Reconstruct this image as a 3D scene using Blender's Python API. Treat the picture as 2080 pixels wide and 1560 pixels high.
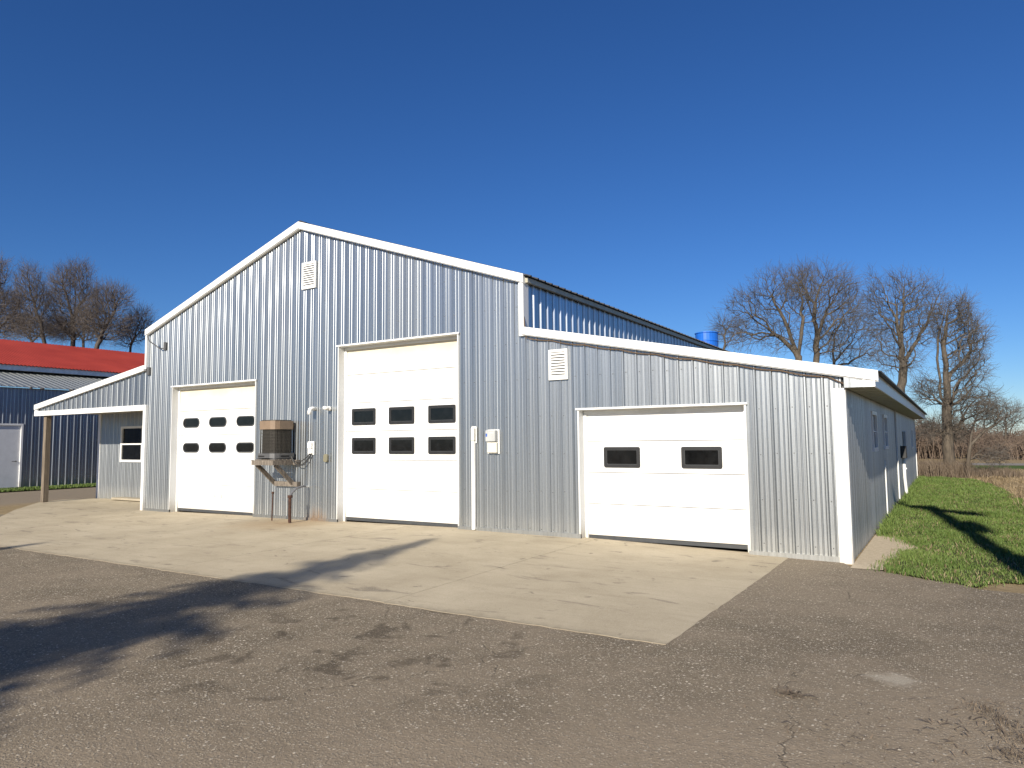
import bpy, bmesh, math, random
import numpy as np
from mathutils import Matrix, Vector

random.seed(7); rng = np.random.default_rng(7)
scn = bpy.context.scene
for o in list(bpy.data.objects): bpy.data.objects.remove(o)
R = math.radians

# ------------------------------------------------------------------ camera
CAM = np.array([10.809, -10.642, 1.6305]); YAW, PITCH, ROLL, FPX = -0.553034, 0.07953, -0.010184, 1436.19
def axes():
    f = np.array([math.sin(YAW)*math.cos(PITCH), math.cos(YAW)*math.cos(PITCH), math.sin(PITCH)])
    r = np.array([math.cos(YAW), -math.sin(YAW), 0.0]); u = np.cross(r, f)
    return math.cos(ROLL)*r+math.sin(ROLL)*u, -math.sin(ROLL)*r+math.cos(ROLL)*u, f
AR, AU, AF = axes()
cam = bpy.data.objects.new('camera', bpy.data.cameras.new('camera'))
scn.collection.objects.link(cam); scn.camera = cam
cam.data.sensor_width = 36; cam.data.lens = 36*FPX/2080
cam.data.clip_start = 0.05; cam.data.clip_end = 6000
m = Matrix.Identity(4)
for i in range(3):
    m[i][0], m[i][1], m[i][2], m[i][3] = AR[i], AU[i], -AF[i], CAM[i]
cam.matrix_world = m

# ------------------------------------------------------------------ light
SUN_EL, SUN_AZ = R(25.3), R(8.0)          # sun stands behind the viewer, 8 deg towards +X of the facade normal
world = bpy.data.worlds.new('World'); scn.world = world; world.use_nodes = True
nt = world.node_tree; nt.nodes.clear()
sky = nt.nodes.new('ShaderNodeTexSky'); sky.sky_type = 'NISHITA'; sky.sun_disc = False
sky.sun_elevation = SUN_EL; sky.sun_rotation = math.pi-SUN_AZ
sky.altitude = 300; sky.air_density = 1.0; sky.dust_density = 0.0; sky.ozone_density = 8.0
bg = nt.nodes.new('ShaderNodeBackground'); bg.inputs[1].default_value = 0.067
out = nt.nodes.new('ShaderNodeOutputWorld')
hs = nt.nodes.new('ShaderNodeHueSaturation'); hs.inputs['Saturation'].default_value = 1.10; hs.inputs['Hue'].default_value = .508   # the camera's vivid blue
nt.links.new(sky.outputs[0], hs.inputs['Color']); nt.links.new(hs.outputs[0], bg.inputs[0]); nt.links.new(bg.outputs[0], out.inputs[0])
sun = bpy.data.objects.new('sun', bpy.data.lights.new('sun', 'SUN')); scn.collection.objects.link(sun)
sun.data.energy = 5.0; sun.data.angle = R(0.53); sun.data.color = (1.0, 0.92, 0.80)
sd = Vector((math.sin(SUN_AZ)*math.cos(SUN_EL), -math.cos(SUN_AZ)*math.cos(SUN_EL), math.sin(SUN_EL)))
sun.rotation_euler = sd.to_track_quat('Z', 'Y').to_euler(); sun.location = (12, -30, 20)
vs = scn.view_settings
vs.view_transform = 'Standard'; vs.look = 'None'; vs.exposure = 0.55; vs.gamma = 1; vs.use_curve_mapping = False

# ------------------------------------------------------------------ photo pixels -> world (distance always from a surface)
def ray(x, y): return AF+(x-1040)/FPX*AR-(y-780)/FPX*AU
def G(x, y, z=0.0): d = ray(x, y); return CAM+d*((z-CAM[2])/d[2])
def F(x, y, k=0.0): d = ray(x, y); return CAM+d*((k-CAM[1])/d[1])
def S(x, y, k=9.58): d = ray(x, y); return CAM+d*((k-CAM[0])/d[0])
def DP(x, y, depth): return CAM+ray(x, y)*depth

# ------------------------------------------------------------------ helpers
def link(o, parent=None):
    scn.collection.objects.link(o)
    if parent is not None: o.parent = parent
    return o
def tag(o, label=None, cat=None, group=None, kind=None):
    if label: o['label'] = label
    if cat: o['category'] = cat
    if group: o['group'] = group
    if kind: o['kind'] = kind
    return o
def empty(name, loc, label, cat, group=None):
    o = bpy.data.objects.new(name, None); o.empty_display_size = .2; link(o); o.location = loc
    return tag(o, label, cat, group)
class MB:
    def __init__(s): s.v = []; s.f = []
    def add(s, vs_, fs):
        b = len(s.v); s.v += [tuple(map(float, q)) for q in vs_]; s.f += [tuple(i+b for i in f) for f in fs]; return s
    def quad(s, a, b, c, d): return s.add([a, b, c, d], [(0, 1, 2, 3)])
    def box(s, x0, x1, y0, y1, z0, z1):
        return s.add([(x0,y0,z0),(x1,y0,z0),(x1,y1,z0),(x0,y1,z0),(x0,y0,z1),(x1,y0,z1),(x1,y1,z1),(x0,y1,z1)],
                     [(0,3,2,1),(4,5,6,7),(0,1,5,4),(1,2,6,5),(2,3,7,6),(3,0,4,7)])
    def bar(s, a, b, w, h, up=(0, 0, 1)):
        """box beam from a to b, w across, h along up"""
        a = np.array(a, float); b = np.array(b, float); d = b-a; d /= np.linalg.norm(d)
        up = np.array(up, float); sx = np.cross(d, up); sx /= np.linalg.norm(sx); uy = np.cross(sx, d)
        q = [p+i*sx*w/2+j*uy*h/2 for p in (a, b) for i, j in ((-1,-1),(1,-1),(1,1),(-1,1))]
        return s.add(q, [(0,1,2,3),(7,6,5,4),(0,4,5,1),(1,5,6,2),(2,6,7,3),(3,7,4,0)])
    def tube(s, pts, rad, n=10, cap=True):
        pts = [np.array(p, float) for p in pts]
        rad = [rad]*len(pts) if np.isscalar(rad) else rad
        t = pts[1]-pts[0]; t /= np.linalg.norm(t)
        ref = np.array([0, 0, 1.]) if abs(t[2]) < .9 else np.array([1., 0, 0])
        nx = np.cross(t, ref); nx /= np.linalg.norm(nx); base = len(s.v); vv = []
        for i, p in enumerate(pts):
            a = pts[max(i-1, 0)]; b = pts[min(i+1, len(pts)-1)]; t = b-a; t /= np.linalg.norm(t)+1e-12
            nx = nx-t*(nx@t); nx /= np.linalg.norm(nx)+1e-12; ny = np.cross(t, nx)
            for k in range(n):
                an = 2*math.pi*k/n; vv.append(p+rad[i]*(math.cos(an)*nx+math.sin(an)*ny))
        ff = [(i*n+k, i*n+(k+1) % n, (i+1)*n+(k+1) % n, (i+1)*n+k) for i in range(len(pts)-1) for k in range(n)]
        if cap: ff += [tuple(range(n-1, -1, -1)), tuple((len(pts)-1)*n+k for k in range(n))]
        return s.add(vv, ff)
    def prism(s, poly, axis, a, b):
        """polygon of (u,v) extruded; axis 'y': (u,a,v); axis 'x': (a,u,v)"""
        P = (lambda u, v, k: (u, k, v)) if axis == 'y' else ((lambda u, v, k: (k, u, v)) if axis == 'x' else (lambda u, v, k: (u, v, k)))
        n = len(poly); vv = [P(u, v, a) for u, v in poly]+[P(u, v, b) for u, v in poly]
        return s.add(vv, [tuple(range(n)), tuple(range(2*n-1, n-1, -1))]+[(i, i+n, (i+1) % n+n, (i+1) % n) for i in range(n)])
    def build(s, name, mat, parent=None, smooth=False, bevel=0):
        me = bpy.data.meshes.new(name); me.from_pydata(s.v, [], s.f)
        bm = bmesh.new(); bm.from_mesh(me)
        bmesh.ops.recalc_face_normals(bm, faces=bm.faces)
        if bevel: bmesh.ops.bevel(bm, geom=bm.edges[:], offset=bevel, segments=1, affect='EDGES', clamp_overlap=True)
        bm.to_mesh(me); bm.free()
        if smooth: me.polygons.foreach_set('use_smooth', [True]*len(me.polygons))
        me.materials.append(mat)
        return link(bpy.data.objects.new(name, me), parent)
def raw(name, V, Fc, mat, parent=None, smooth=False):
    me = bpy.data.meshes.new(name); V = np.asarray(V, np.float32); Fc = np.asarray(Fc, np.int32)
    me.vertices.add(len(V)); me.vertices.foreach_set('co', V.ravel())
    k = Fc.shape[1]; me.loops.add(Fc.size); me.loops.foreach_set('vertex_index', Fc.ravel())
    me.polygons.add(len(Fc)); me.polygons.foreach_set('loop_start', np.arange(len(Fc), dtype=np.int32)*k)
    me.update(calc_edges=True); me.validate()
    if smooth: me.polygons.foreach_set('use_smooth', [True]*len(me.polygons))
    me.materials.append(mat)
    return link(bpy.data.objects.new(name, me), parent)

# ------------------------------------------------------------------ materials
class NT:
    def __init__(s, name):
        s.m = bpy.data.materials.new(name); s.m.use_nodes = True; s.t = s.m.node_tree
        s.b = s.t.nodes['Principled BSDF']; s.co = s.t.nodes.new('ShaderNodeTexCoord').outputs['Object']
    def n(s, ty, **kw):
        x = s.t.nodes.new('ShaderNode'+ty)
        for k, v in kw.items(): setattr(x, k, v)
        return x
    def l(s, a, b): s.t.links.new(a, b)
    def put(s, sock, v):
        if hasattr(v, 'is_linked') or hasattr(v, 'links'): s.l(v, sock)
        else: sock.default_value = v
    def scaled(s, sc):
        x = s.n('Mapping'); x.inputs['Scale'].default_value = sc; s.l(s.co, x.inputs[0]); return x.outputs[0]
    def noise(s, scale, detail=4, rough=.55, co=None, dist=0):
        x = s.n('TexNoise'); x.inputs['Scale'].default_value = scale; x.inputs['Detail'].default_value = detail
        x.inputs['Roughness'].default_value = rough; x.inputs['Distortion'].default_value = dist
        s.l(co or s.co, x.inputs['Vector']); return x.outputs[0]
    def voro(s, scale, out='Distance', feature='F1', co=None):
        x = s.n('TexVoronoi', feature=feature); x.inputs['Scale'].default_value = scale; s.l(co or s.co, x.inputs['Vector']); return x.outputs[out]
    def ramp(s, v, lo, hi, a=0., b=1.):
        x = s.n('MapRange'); x.clamp = True; s.l(v, x.inputs[0])
        for i, q in enumerate((lo, hi, a, b)): x.inputs[1+i].default_value = q
        return x.outputs[0]
    def mix(s, fac, a, b):
        x = s.n('Mix', data_type='RGBA'); s.put(x.inputs[0], fac)
        s.put(x.inputs[6], a if not isinstance(a, tuple) else (*a, 1)); s.put(x.inputs[7], b if not isinstance(b, tuple) else (*b, 1)); return x.outputs[2]
    def math(s, op, a, b):
        x = s.n('Math', operation=op); s.put(x.inputs[0], a); s.put(x.inputs[1], b); return x.outputs[0]
    def pos(s):
        x = s.n('SeparateXYZ'); s.l(s.co, x.inputs[0]); return x.outputs
    def bump(s, h, strength, dist=.01):
        x = s.n('Bump'); x.inputs['Strength'].default_value = strength; x.inputs['Distance'].default_value = dist
        s.l(h, x.inputs['Height']); s.l(x.outputs[0], s.b.inputs['Normal'])
    def fin(s, col, rough=.6, metal=0., spec=None):
        s.put(s.b.inputs['Base Color'], (*col, 1) if isinstance(col, tuple) else col)
        s.put(s.b.inputs['Roughness'], rough); s.put(s.b.inputs['Metallic'], metal)
        if spec is not None: s.b.inputs['Specular IOR Level'].default_value = spec
        return s.m
def simple(name, col, rough=.6, metal=0., var=.15, scale=6., bump=0., spec=None):
    t = NT(name); f = t.ramp(t.noise(scale), .3, .7)
    c = t.mix(f, tuple(q*(1-var) for q in col), tuple(min(1, q*(1+var)) for q in col))
    if bump: t.bump(t.noise(scale*8), bump)
    return t.fin(c, rough, metal, spec)

def galv(name, base, rough=.27, metal=.9, rust=False):
    t = NT(name)
    rnd = t.n('ObjectInfo').outputs['Random']                                  # every sheet weathers a little differently
    streak = t.noise(1.0, 4, .6, t.scaled((26, 26, .10)))
    sp = t.voro(85, 'Color'); sx = t.n('SeparateColor'); t.l(sp, sx.inputs[0])
    c = t.mix(t.ramp(streak, .3, .7), tuple(q*.72 for q in base), tuple(min(1, q*1.16) for q in base))
    c = t.mix(t.ramp(rnd, 0, 1, 0, .22), c, tuple(q*.68 for q in base))
    c = t.mix(t.ramp(sx.outputs[0], 0, 1, 0, .14), c, (.72, .75, .76))
    c = t.mix(t.ramp(t.noise(11, 6, .8), .68, .74, 0, .4), c, (.62, .65, .65))  # white oxide blooms
    met = metal; p = t.pos()
    dirt = t.math('ADD', t.math('MULTIPLY', p[2], 2.2), t.math('MULTIPLY', t.noise(1, 5, .7, t.scaled((9, 9, 3))), 1.1))
    fd = t.ramp(dirt, .55, 1.35, .45, 0)                                        # splash dirt along the foot
    c = t.mix(fd, c, (.30, .28, .23))
    if rust:    # rust bleeding up the foot of the wall round the old pipe
        gx = t.math('MULTIPLY', t.math('ADD', p[0], .62), 2.1); gx = t.math('MULTIPLY', gx, gx)
        g = t.math('ADD', gx, t.math('MULTIPLY', t.math('MAXIMUM', p[2], 0.0), 2.2))
        g = t.math('ADD', g, t.math('MULTIPLY', t.noise(1, 4, .6, t.scaled((22, 22, 1.5))), 1.0))
        f = t.ramp(g, .55, 1.25, .7, 0)
        c = t.mix(f, c, (.22, .115, .035)); met = t.math('SUBTRACT', metal, t.math('MULTIPLY', f, .7))
    rr = t.math('ADD', t.ramp(streak, .3, .7, rough-.03, rough+.04), t.ramp(rnd, 0, 1, -.02, .04))
    rr = t.math('ADD', rr, t.math('MULTIPLY', fd, .3))
    h = t.math('ADD', t.math('MULTIPLY', t.noise(1, 2, .5, t.scaled((1.4, 1.4, .5))), 1.0), t.math('MULTIPLY', sx.outputs[1], .008))
    t.bump(h, .10, .02)
    return t.fin(c, rr, met)
M = {}
M['galv'] = galv('galvanised_siding', (.435, .455, .460), .36, .94, rust=True)
M['galv_nb'] = galv('galvanised_siding_neighbour', (.40, .44, .50), .28, .92)
M['galv_roof'] = galv('galvanised_roof', (.34, .36, .35), .5, .85)
M['roof_dark'] = simple('weathered_dark_roof', (.06, .06, .062), .5, .4)
def white(name, col=(.80, .80, .78), rough=.38, yellow=0):
    t = NT(name); f = t.ramp(t.noise(1.2, 5, .6, t.scaled((1, 1, .4))), .35, .75)
    c = t.mix(f, col, tuple(q*.93 for q in col))
    c = t.mix(t.ramp(t.noise(1.1, 6, .75, t.scaled((2.5, 2.5, .8))), .52, .8, 0, .35), c, (.52, .50, .44)); c = t.mix(t.ramp(t.noise(22, 5, .7), .64, .76, 0, .3), c, (.45, .42, .36))
    if yellow:
        p = t.pos(); zz = t.math('ADD', p[2], t.math('MULTIPLY', t.noise(1.5, 4), .5))
        c = t.mix(t.ramp(zz, yellow-.35, yellow+.35, 0, .9), c, (.62, .55, .38))
    pz = t.pos(); dz = t.math('ADD', t.math('MULTIPLY', pz[2], 2.6), t.math('MULTIPLY', t.noise(2.5, 5, .7, t.scaled((1, 1, 2))), 1.2))
    c = t.mix(t.ramp(dz, .6, 1.5, .5, 0), c, (.42, .37, .28))        # road dirt on the lowest part
    t.bump(t.noise(1.3, 2), .12, .02)
    return t.fin(c, rough)
M['white_trim'] = white('white_trim_metal')
M['door_white'] = white('white_door_paint', (.82, .82, .80), .42)
M['door1'] = white('white_door_paint_yellowed_small', (.82, .82, .80), .42, yellow=2.85)
M['door2'] = white('white_door_paint_yellowed_tall', (.82, .82, .80), .42, yellow=3.45)
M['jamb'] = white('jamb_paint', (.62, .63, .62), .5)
M['soffit'] = simple('soffit_metal', (.42, .40, .32), .5, .3)
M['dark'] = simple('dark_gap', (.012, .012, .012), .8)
M['seam'] = simple('door_seam_grey', (.035, .035, .035), .8)
M['rubber'] = simple('black_rubber', (.018, .018, .018), .45)
M['grey_frame'] = simple('grey_plastic_frame', (.055, .058, .06), .45)
def glass(name, tint=(.004, .0042, .0045), rough=.04):
    t = NT(name); c = t.mix(t.ramp(t.noise(9, 4), .4, .8), tint, tuple(q*2.4 for q in tint))
    t.bump(t.noise(3, 2), .03, .01)
    return t.fin(c, t.ramp(t.noise(12, 4), .3, .7, rough, rough+.12), 0, .4)
M['pane'] = glass('dark_window_glass'); M['pane_side'] = glass('side_window_glass', (.03, .032, .035), .03)
M['pane_side'].node_tree.nodes['Principled BSDF'].inputs['Specular IOR Level'].default_value = .9
def wood(name, a, b, sc=(3, 3, 30)):
    t = NT(name); g = t.noise(1, 6, .7, t.scaled(sc)); c = t.mix(t.ramp(g, .3, .7), a, b)
    t.bump(g, .5, .006); return t.fin(c, .8)
M['wood'] = wood('weathered_timber', (.085, .070, .055), (.24, .205, .165), (22, 22, 5))
M['post'] = wood('post_timber', (.09, .07, .05), (.25, .20, .145), (30, 30, 2))
M['rust'] = simple('rusty_steel', (.06, .028, .018), .8, .2, .5, 14, .4)
M['steel'] = simple('dull_grey_steel', (.13, .13, .13), .55, .5)
M['hose'] = simple('grey_hose', (.14, .14, .15), .55)
M['pvc'] = simple('white_pvc', (.74, .74, .71), .35, 0, .06)
M['beige'] = simple('beige_enamel', (.21, .15, .10), .45, 0, .12)
M['coil'] = simple('dusty_condenser_fins', (.030, .026, .020), .75, .1, .5, 30, .4)
M['wire'] = simple('dark_wire', (.085, .078, .066), .5, .5)
M['grey_box'] = simple('grey_utility_box', (.42, .43, .42), .5, 0, .06)
M['cream_box'] = simple('cream_plastic', (.62, .60, .52), .5, 0, .06)
M['olive_box'] = simple('olive_beige_plastic', (.19, .175, .115), .5, 0, .1)
M['blue'] = simple('blue_plastic', (.015, .13, .55), .35, 0, .08)
M['brown_cable'] = simple('brown_cable', (.10, .065, .04), .7)
M['cable'] = simple('black_cable', (.03, .03, .03), .5)
M['blue_sticker'] = simple('blue_sticker', (.03, .10, .40), .5)
t = NT('red_roof_paint'); c = t.mix(t.ramp(t.noise(.7, 5), .3, .7), (.165, .016, .010), (.235, .028, .018)); M['red'] = t.fin(c, .6, 0, .25)
M['bark'] = wood('bark', (.045, .036, .026), (.135, .108, .078), (9, 9, 3))
M['twig'] = simple('twig_bark', (.098, .085, .070), .85, 0, .3, 2)
M['bark_l'] = wood('bark_left', (.035, .028, .024), (.09, .072, .06), (9, 9, 3))
M['twig_l'] = simple('twig_bark_left', (.115, .095, .082), .85, 0, .3, 2)
M['thicket'] = simple('thicket_bark', (.15, .11, .08), .9, 0, .35, .4)
M['needles'] = simple('spruce_needles', (.035, .06, .03), .7)

# ground materials
def mat_asphalt():
    t = NT('worn_asphalt'); p = t.pos()
    big = t.noise(.33, 5, .62, dist=.8); mid = t.noise(1.5, 6, .68, dist=.4)
    worn = t.ramp(t.math('ADD', t.math('MULTIPLY', big, .7), t.math('MULTIPLY', mid, .45)), .50, .66)
    d2 = t.math('ADD', t.math('MULTIPLY', p[0], .62), t.math('MULTIPLY', p[1], -.80))      # dirt tracked in towards the field side
    d2 = t.math('ADD', d2, t.math('MULTIPLY', t.noise(.9, 6, .65), 2.8))
    dirt = t.math('MAXIMUM', t.math('MULTIPLY', worn, .55), t.ramp(d2, 11.4, 12.8))
    base = t.mix(t.ramp(t.noise(55, 5, .8), .3, .7), (.115, .091, .061), (.32, .265, .183))
    base = t.mix(t.ramp(mid, .35, .65, .45, 0), base, (.13, .104, .072))
    def stones(scale, lo, size, a, b, c_in):
        v = t.voro(scale, 'Color'); sc = t.n('SeparateColor'); t.l(v, sc.inputs[0])
        k = t.math('MULTIPLY', t.ramp(t.voro(scale), size, size-.10), t.ramp(sc.outputs[0], lo, lo+.04))
        return k, t.mix(k, c_in, t.mix(sc.outputs[1], a, b))
    k1, base = stones(70, .52, .46, (.20, .165, .12), (.60, .53, .41), base)
    k2, base = stones(34, .80, .36, (.36, .31, .23), (.80, .72, .58), base)
    k3, base = stones(90, .72, .40, (.03, .025, .02), (.06, .05, .04), base)
    dcol = t.mix(t.ramp(t.noise(34, 6, .8), .3, .7), (.225, .180, .124), (.335, .273, .194))
    keep = t.ramp(t.math('MAXIMUM', k1, k2), 0, 1, 1, .5)
    c = t.mix(t.math('MULTIPLY', dirt, keep), base, dcol)
    # damp blotches before the middle door, fainter ones elsewhere
    blot = t.ramp(t.math('ADD', t.noise(2.3, 4, .55, t.scaled((1, 1, 1)), .5), t.math('MULTIPLY', t.noise(9, 3), .12)), .61, .67)
    near = t.n('VectorMath', operation='DISTANCE'); t.l(t.co, near.inputs[0]); near.inputs[1].default_value = (6.7, -6.25, 0)
    c = t.mix(t.math('MULTIPLY', blot, t.ramp(near.outputs['Value'], 1.0, 1.9, .58, .0)), c, (.055, .042, .028))
    spot = t.n('VectorMath', operation='DISTANCE'); t.l(t.co, spot.inputs[0]); spot.inputs[1].default_value = (10.40, -5.07, 0)
    sp = t.math('ADD', spot.outputs['Value'], t.math('MULTIPLY', t.noise(8, 6, .75), .62))
    c = t.mix(t.ramp(sp, .36, .50, .65, 0), c, (.46, .41, .32))
    # wandering cracks
    wob = t.n('VectorMath', operation='ADD'); sc_ = t.n('VectorMath', operation='SCALE'); nz = t.n('TexNoise'); nz.inputs['Scale'].default_value = 2.2; nz.inputs['Detail'].default_value = 5
    t.l(t.co, nz.inputs['Vector']); t.l(nz.outputs['Color'], sc_.inputs[0]); sc_.inputs['Scale'].default_value = .7; t.l(t.co, wob.inputs[0]); t.l(sc_.outputs[0], wob.inputs[1])
    edge = t.voro(.38, 'Distance', 'DISTANCE_TO_EDGE', wob.outputs[0])
    crack = t.math('MULTIPLY', t.ramp(edge, .0030, .0010), t.ramp(t.noise(.55, 3), .50, .58))
    c = t.mix(t.math('MULTIPLY', crack, .32), c, (.035, .028, .02))
    h = t.math('ADD', t.math('MULTIPLY', t.math('MAXIMUM', k1, k2), .5), t.math('ADD', t.noise(60, 4, .7), t.math('MULTIPLY', t.noise(7, 4), 1.0)))
    h = t.math('SUBTRACT', h, crack); t.bump(h, .8, .012)
    return t.fin(c, .92, 0, .2)
def mat_concrete(name='apron_concrete', a=(.375, .315, .215), b=(.50, .43, .305)):
    t = NT(name)
    c = t.mix(t.ramp(t.noise(.9, 6, .68, dist=.4), .3, .7), a, b)
    c = t.mix(t.ramp(t.noise(1, 6, .65, t.scaled((.7, 7, 1))), .52, .78, 0, .4), c, tuple(q*.70 for q in a))          # broom and wheel streaks
    c = t.mix(t.ramp(t.noise(1.6, 5, .6, t.scaled((.8, 2.4, 1)), .8), .60, .69, 0, .7), c, (.19, .16, .12))           # spills
    c = t.mix(t.ramp(t.noise(3.4, 4, .6, None, .6), .65, .70, 0, .65), c, (.14, .118, .085))
    c = t.mix(t.ramp(t.noise(46, 5, .8), .54, .70, 0, .5), c, (.22, .18, .125))
    c = t.mix(t.ramp(t.voro(60), .16, .08, 0, .5), c, (.10, .085, .06))
    c = t.mix(t.ramp(t.noise(90, 3), .60, .68, 0, .5), c, (.66, .60, .48))
    r1 = t.n('VectorMath', operation='DISTANCE'); t.l(t.co, r1.inputs[0]); r1.inputs[1].default_value = (-.85, -.6, 0)   # rust wash by the pipes
    rr = t.math('ADD', r1.outputs['Value'], t.math('MULTIPLY', t.noise(3, 4), .9))
    c = t.mix(t.ramp(rr, .6, 1.9, .5, 0), c, (.31, .19, .08))
    p = t.pos(); ed = t.math('ADD', p[1], t.math('MULTIPLY', t.noise(6, 5, .7), .5))                                   # grime where slab and asphalt meet
    c = t.mix(t.ramp(ed, -4.85, -4.68, .45, 0), c, (.17, .14, .10))
    h = t.math('ADD', t.noise(70, 4, .7), t.math('MULTIPLY', t.noise(6, 3), .6)); t.bump(h, .4, .006)
    return t.fin(c, .88, 0, .25)
def mat_field():
    t = NT('field_ground')
    dry = t.mix(t.ramp(t.noise(6, 6, .7), .3, .7), (.20, .15, .085), (.36, .28, .16))
    grn = t.mix(t.ramp(t.noise(5, 5, .7), .3, .7), (.05, .085, .02), (.09, .14, .035))
    p = t.pos(); yy = t.math('ADD', p[1], t.math('MULTIPLY', t.noise(.25, 4), 6))
    band = t.math('MULTIPLY', t.ramp(yy, 29.5, 31.5), t.ramp(yy, 41, 39.5))
    c = t.mix(band, dry, grn)
    near = t.ramp(t.math('ADD', p[0], t.math('MULTIPLY', t.noise(.3, 4), 3)), -11.5, -10, 1, 0)
    c = t.mix(near, c, t.mix(t.ramp(t.noise(25, 6, .7), .3, .7), (.20, .165, .12), (.30, .25, .185)))
    t.bump(t.noise(20, 5, .7), .6, .03); return t.fin(c, .95, 0, .1)
def mat_soil(name, a, b, sc=25):
    t = NT(name); c = t.mix(t.ramp(t.noise(sc, 6, .75), .3, .7), a, b)
    c = t.mix(t.ramp(t.noise(sc*3, 3), .62, .7, 0, .6), c, tuple(min(1, q*1.7) for q in b))
    t.bump(t.noise(sc*1.5, 5, .7), .8, .015); return t.fin(c, .95, 0, .15)
def mat_grass(name, a, b, d):
    t = NT(name); c = t.mix(t.ramp(t.noise(1.2, 4), .3, .7), a, b)
    c = t.mix(t.ramp(t.noise(38, 2), .58, .68, 0, .7), c, d)
    t.b.inputs['Subsurface Weight'].default_value = 0
    return t.fin(c, .6, 0, .25)
M['asphalt'] = mat_asphalt(); M['concrete'] = mat_concrete(); M['field'] = mat_field()
M['lawn_soil'] = mat_soil('lawn_soil', (.045, .055, .02), (.08, .085, .035))
M['gravel'] = mat_soil('sandy_gravel', (.40, .33, .225), (.60, .51, .37), 18)
M['road'] = mat_soil('far_road', (.20, .185, .16), (.27, .25, .22), 3)
M['grass'] = mat_grass('grass_blades', (.072, .122, .024), (.125, .178, .042), (.23, .215, .09))
M['drygrass'] = mat_grass('dry_grass', (.20, .15, .085), (.31, .24, .145), (.12, .085, .045))
M['stalk'] = mat_grass('dead_stalks', (.12, .092, .065), (.20, .155, .11), (.085, .065, .045))
M['found'] = mat_concrete('foundation_concrete', (.30, .26, .19), (.40, .35, .26))
M['litter'] = simple('dead_litter', (.17, .128, .085), .9, 0, .6, 9)

# ------------------------------------------------------------------ ground shape
HX = [-30, -14, -6, -2.6, 0, 3, 5.5, 8.25, 9.6, 12, 16]; HZ = [0, -.05, -.055, -.015, .0, .035, .02, -.035, -.055, -.05, 0]
def zg(x, y):
    s = min(1, max(0, (y+6)/5)); s = s*s*(3-2*s); e = min(1, max(0, (30-y)/8))
    return float(np.interp(x, HX, HZ))*s*e
def sheet(name, poly, off, mat, step=.6, thick=0, parent=None, kind='structure'):
    bm = bmesh.new(); bm.faces.new([bm.verts.new((x, y, 0)) for x, y in poly])
    xs = [p[0] for p in poly]; ys = [p[1] for p in poly]
    for ax, lo, hi in ((0, max(min(xs), -15), min(max(xs), 17)), (1, max(min(ys), -7), min(max(ys), 31))):
        k = lo+step
        while k < hi:
            co = [0, 0, 0]; co[ax] = k; no = [0, 0, 0]; no[ax] = 1
            bmesh.ops.bisect_plane(bm, geom=bm.verts[:]+bm.edges[:]+bm.faces[:], plane_co=co, plane_no=no); k += step
    for v in bm.verts: v.co.z = zg(v.co.x, v.co.y)+off
    bmesh.ops.triangulate(bm, faces=bm.faces)
    for f in bm.faces:
        if f.normal.z < 0: f.normal_flip()
    if thick:
        r = bmesh.ops.extrude_face_region(bm, geom=bm.faces[:])
        # extruded copy becomes the top, original stays as the underside
        for v in [g for g in r['geom'] if isinstance(g, bmesh.types.BMVert)]: v.co.z += thick
        bmesh.ops.recalc_face_normals(bm, faces=bm.faces)
    me = bpy.data.meshes.new(name); bm.to_mesh(me); bm.free(); me.materials.append(mat)
    o = link(bpy.data.objects.new(name, me), parent)
    if parent is None: o['kind'] = kind
    return o
def rough_edge(pts, amp=.06, step=.25):
    o = []
    for (a, b) in zip(pts, pts[1:]):
        n = max(1, int(math.dist(a, b)/step))
        for i in range(n):
            f = i/n; o.append((a[0]+(b[0]-a[0])*f+random.uniform(-amp, amp), a[1]+(b[1]-a[1])*f+random.uniform(-amp, amp)))
    return o+[pts[-1]]
sheet('ground', [(-1500, -1500), (1500, -1500), (1500, 2500), (-1500, 2500)], -.03, M['field'], 1.5)
asph = rough_edge([(9.4, .2), (9.62, -.30), (10.0, -.42), (10.5, -.75), (11.05, -1.12), (11.5, -1.25), (13.5, -1.6), (20, -2.2)], .05)
sheet('asphalt_lot', [(20, -45), (20, -2.3)]+asph[::-1][1:]+[(-7, .2), (-7.5, -1.2), (-9.5, -2.6), (-13, -5.0), (-30, -9), (-60, -14), (-60, -45)], -.012, M['asphalt'], .6)
apron = bpy.data.objects.new('concrete_apron', None); link(apron); tag(apron, kind='structure')
JX = [-5.62, -1.85, 1.92, 5.80, 8.79]
for a, b in zip(JX, JX[1:]):
    e = [(b-.004, -5.06)]+([(b+random.uniform(-.012, .008), -5+.14*k) for k in range(1, 36)] if b > 8 else [])+[(b-.004, .12), (a+.004, .12)]
    sheet('slab_panel', [(a+.004, -5.08)]+rough_edge([(a+.1, -5.08), (b-.1, -5.06)], .014, .13)+e, -.02, M['concrete'], .6, .012, apron)
sheet('slab_panel', [(-12.65, .75), (-12.25, -.05), (-10.2, -1.55), (-8.2, -2.75), (-5.63, -4.2), (-5.63, .12), (-6.9, .12), (-6.9, 1.72), (-11.9, 1.72), (-12.6, 1.3)], -.02, M['concrete'], .6, .012, apron)
sheet('gravel_patch', rough_edge([(9.62, -.4), (9.95, -.42), (10.0, .3), (10.32, 1.75), (10.1, 2.6), (9.75, 3.4), (9.62, 3.4)], .04, .2), -.006, M['gravel'], .5)
lawn_poly = rough_edge([(10.02, -.35), (10.5, -.7), (11.0, -1.05), (11.2, -.6), (12.6, -.3), (12.7, 4), (12.45, 8), (12.3, 12), (12.1, 17), (11.5, 22.5), (9.62, 23.5), (9.62, 3.3), (9.8, 3.2), (10.15, 2.5), (10.3, 1.8), (10.02, .3)], .05, .4)
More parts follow.
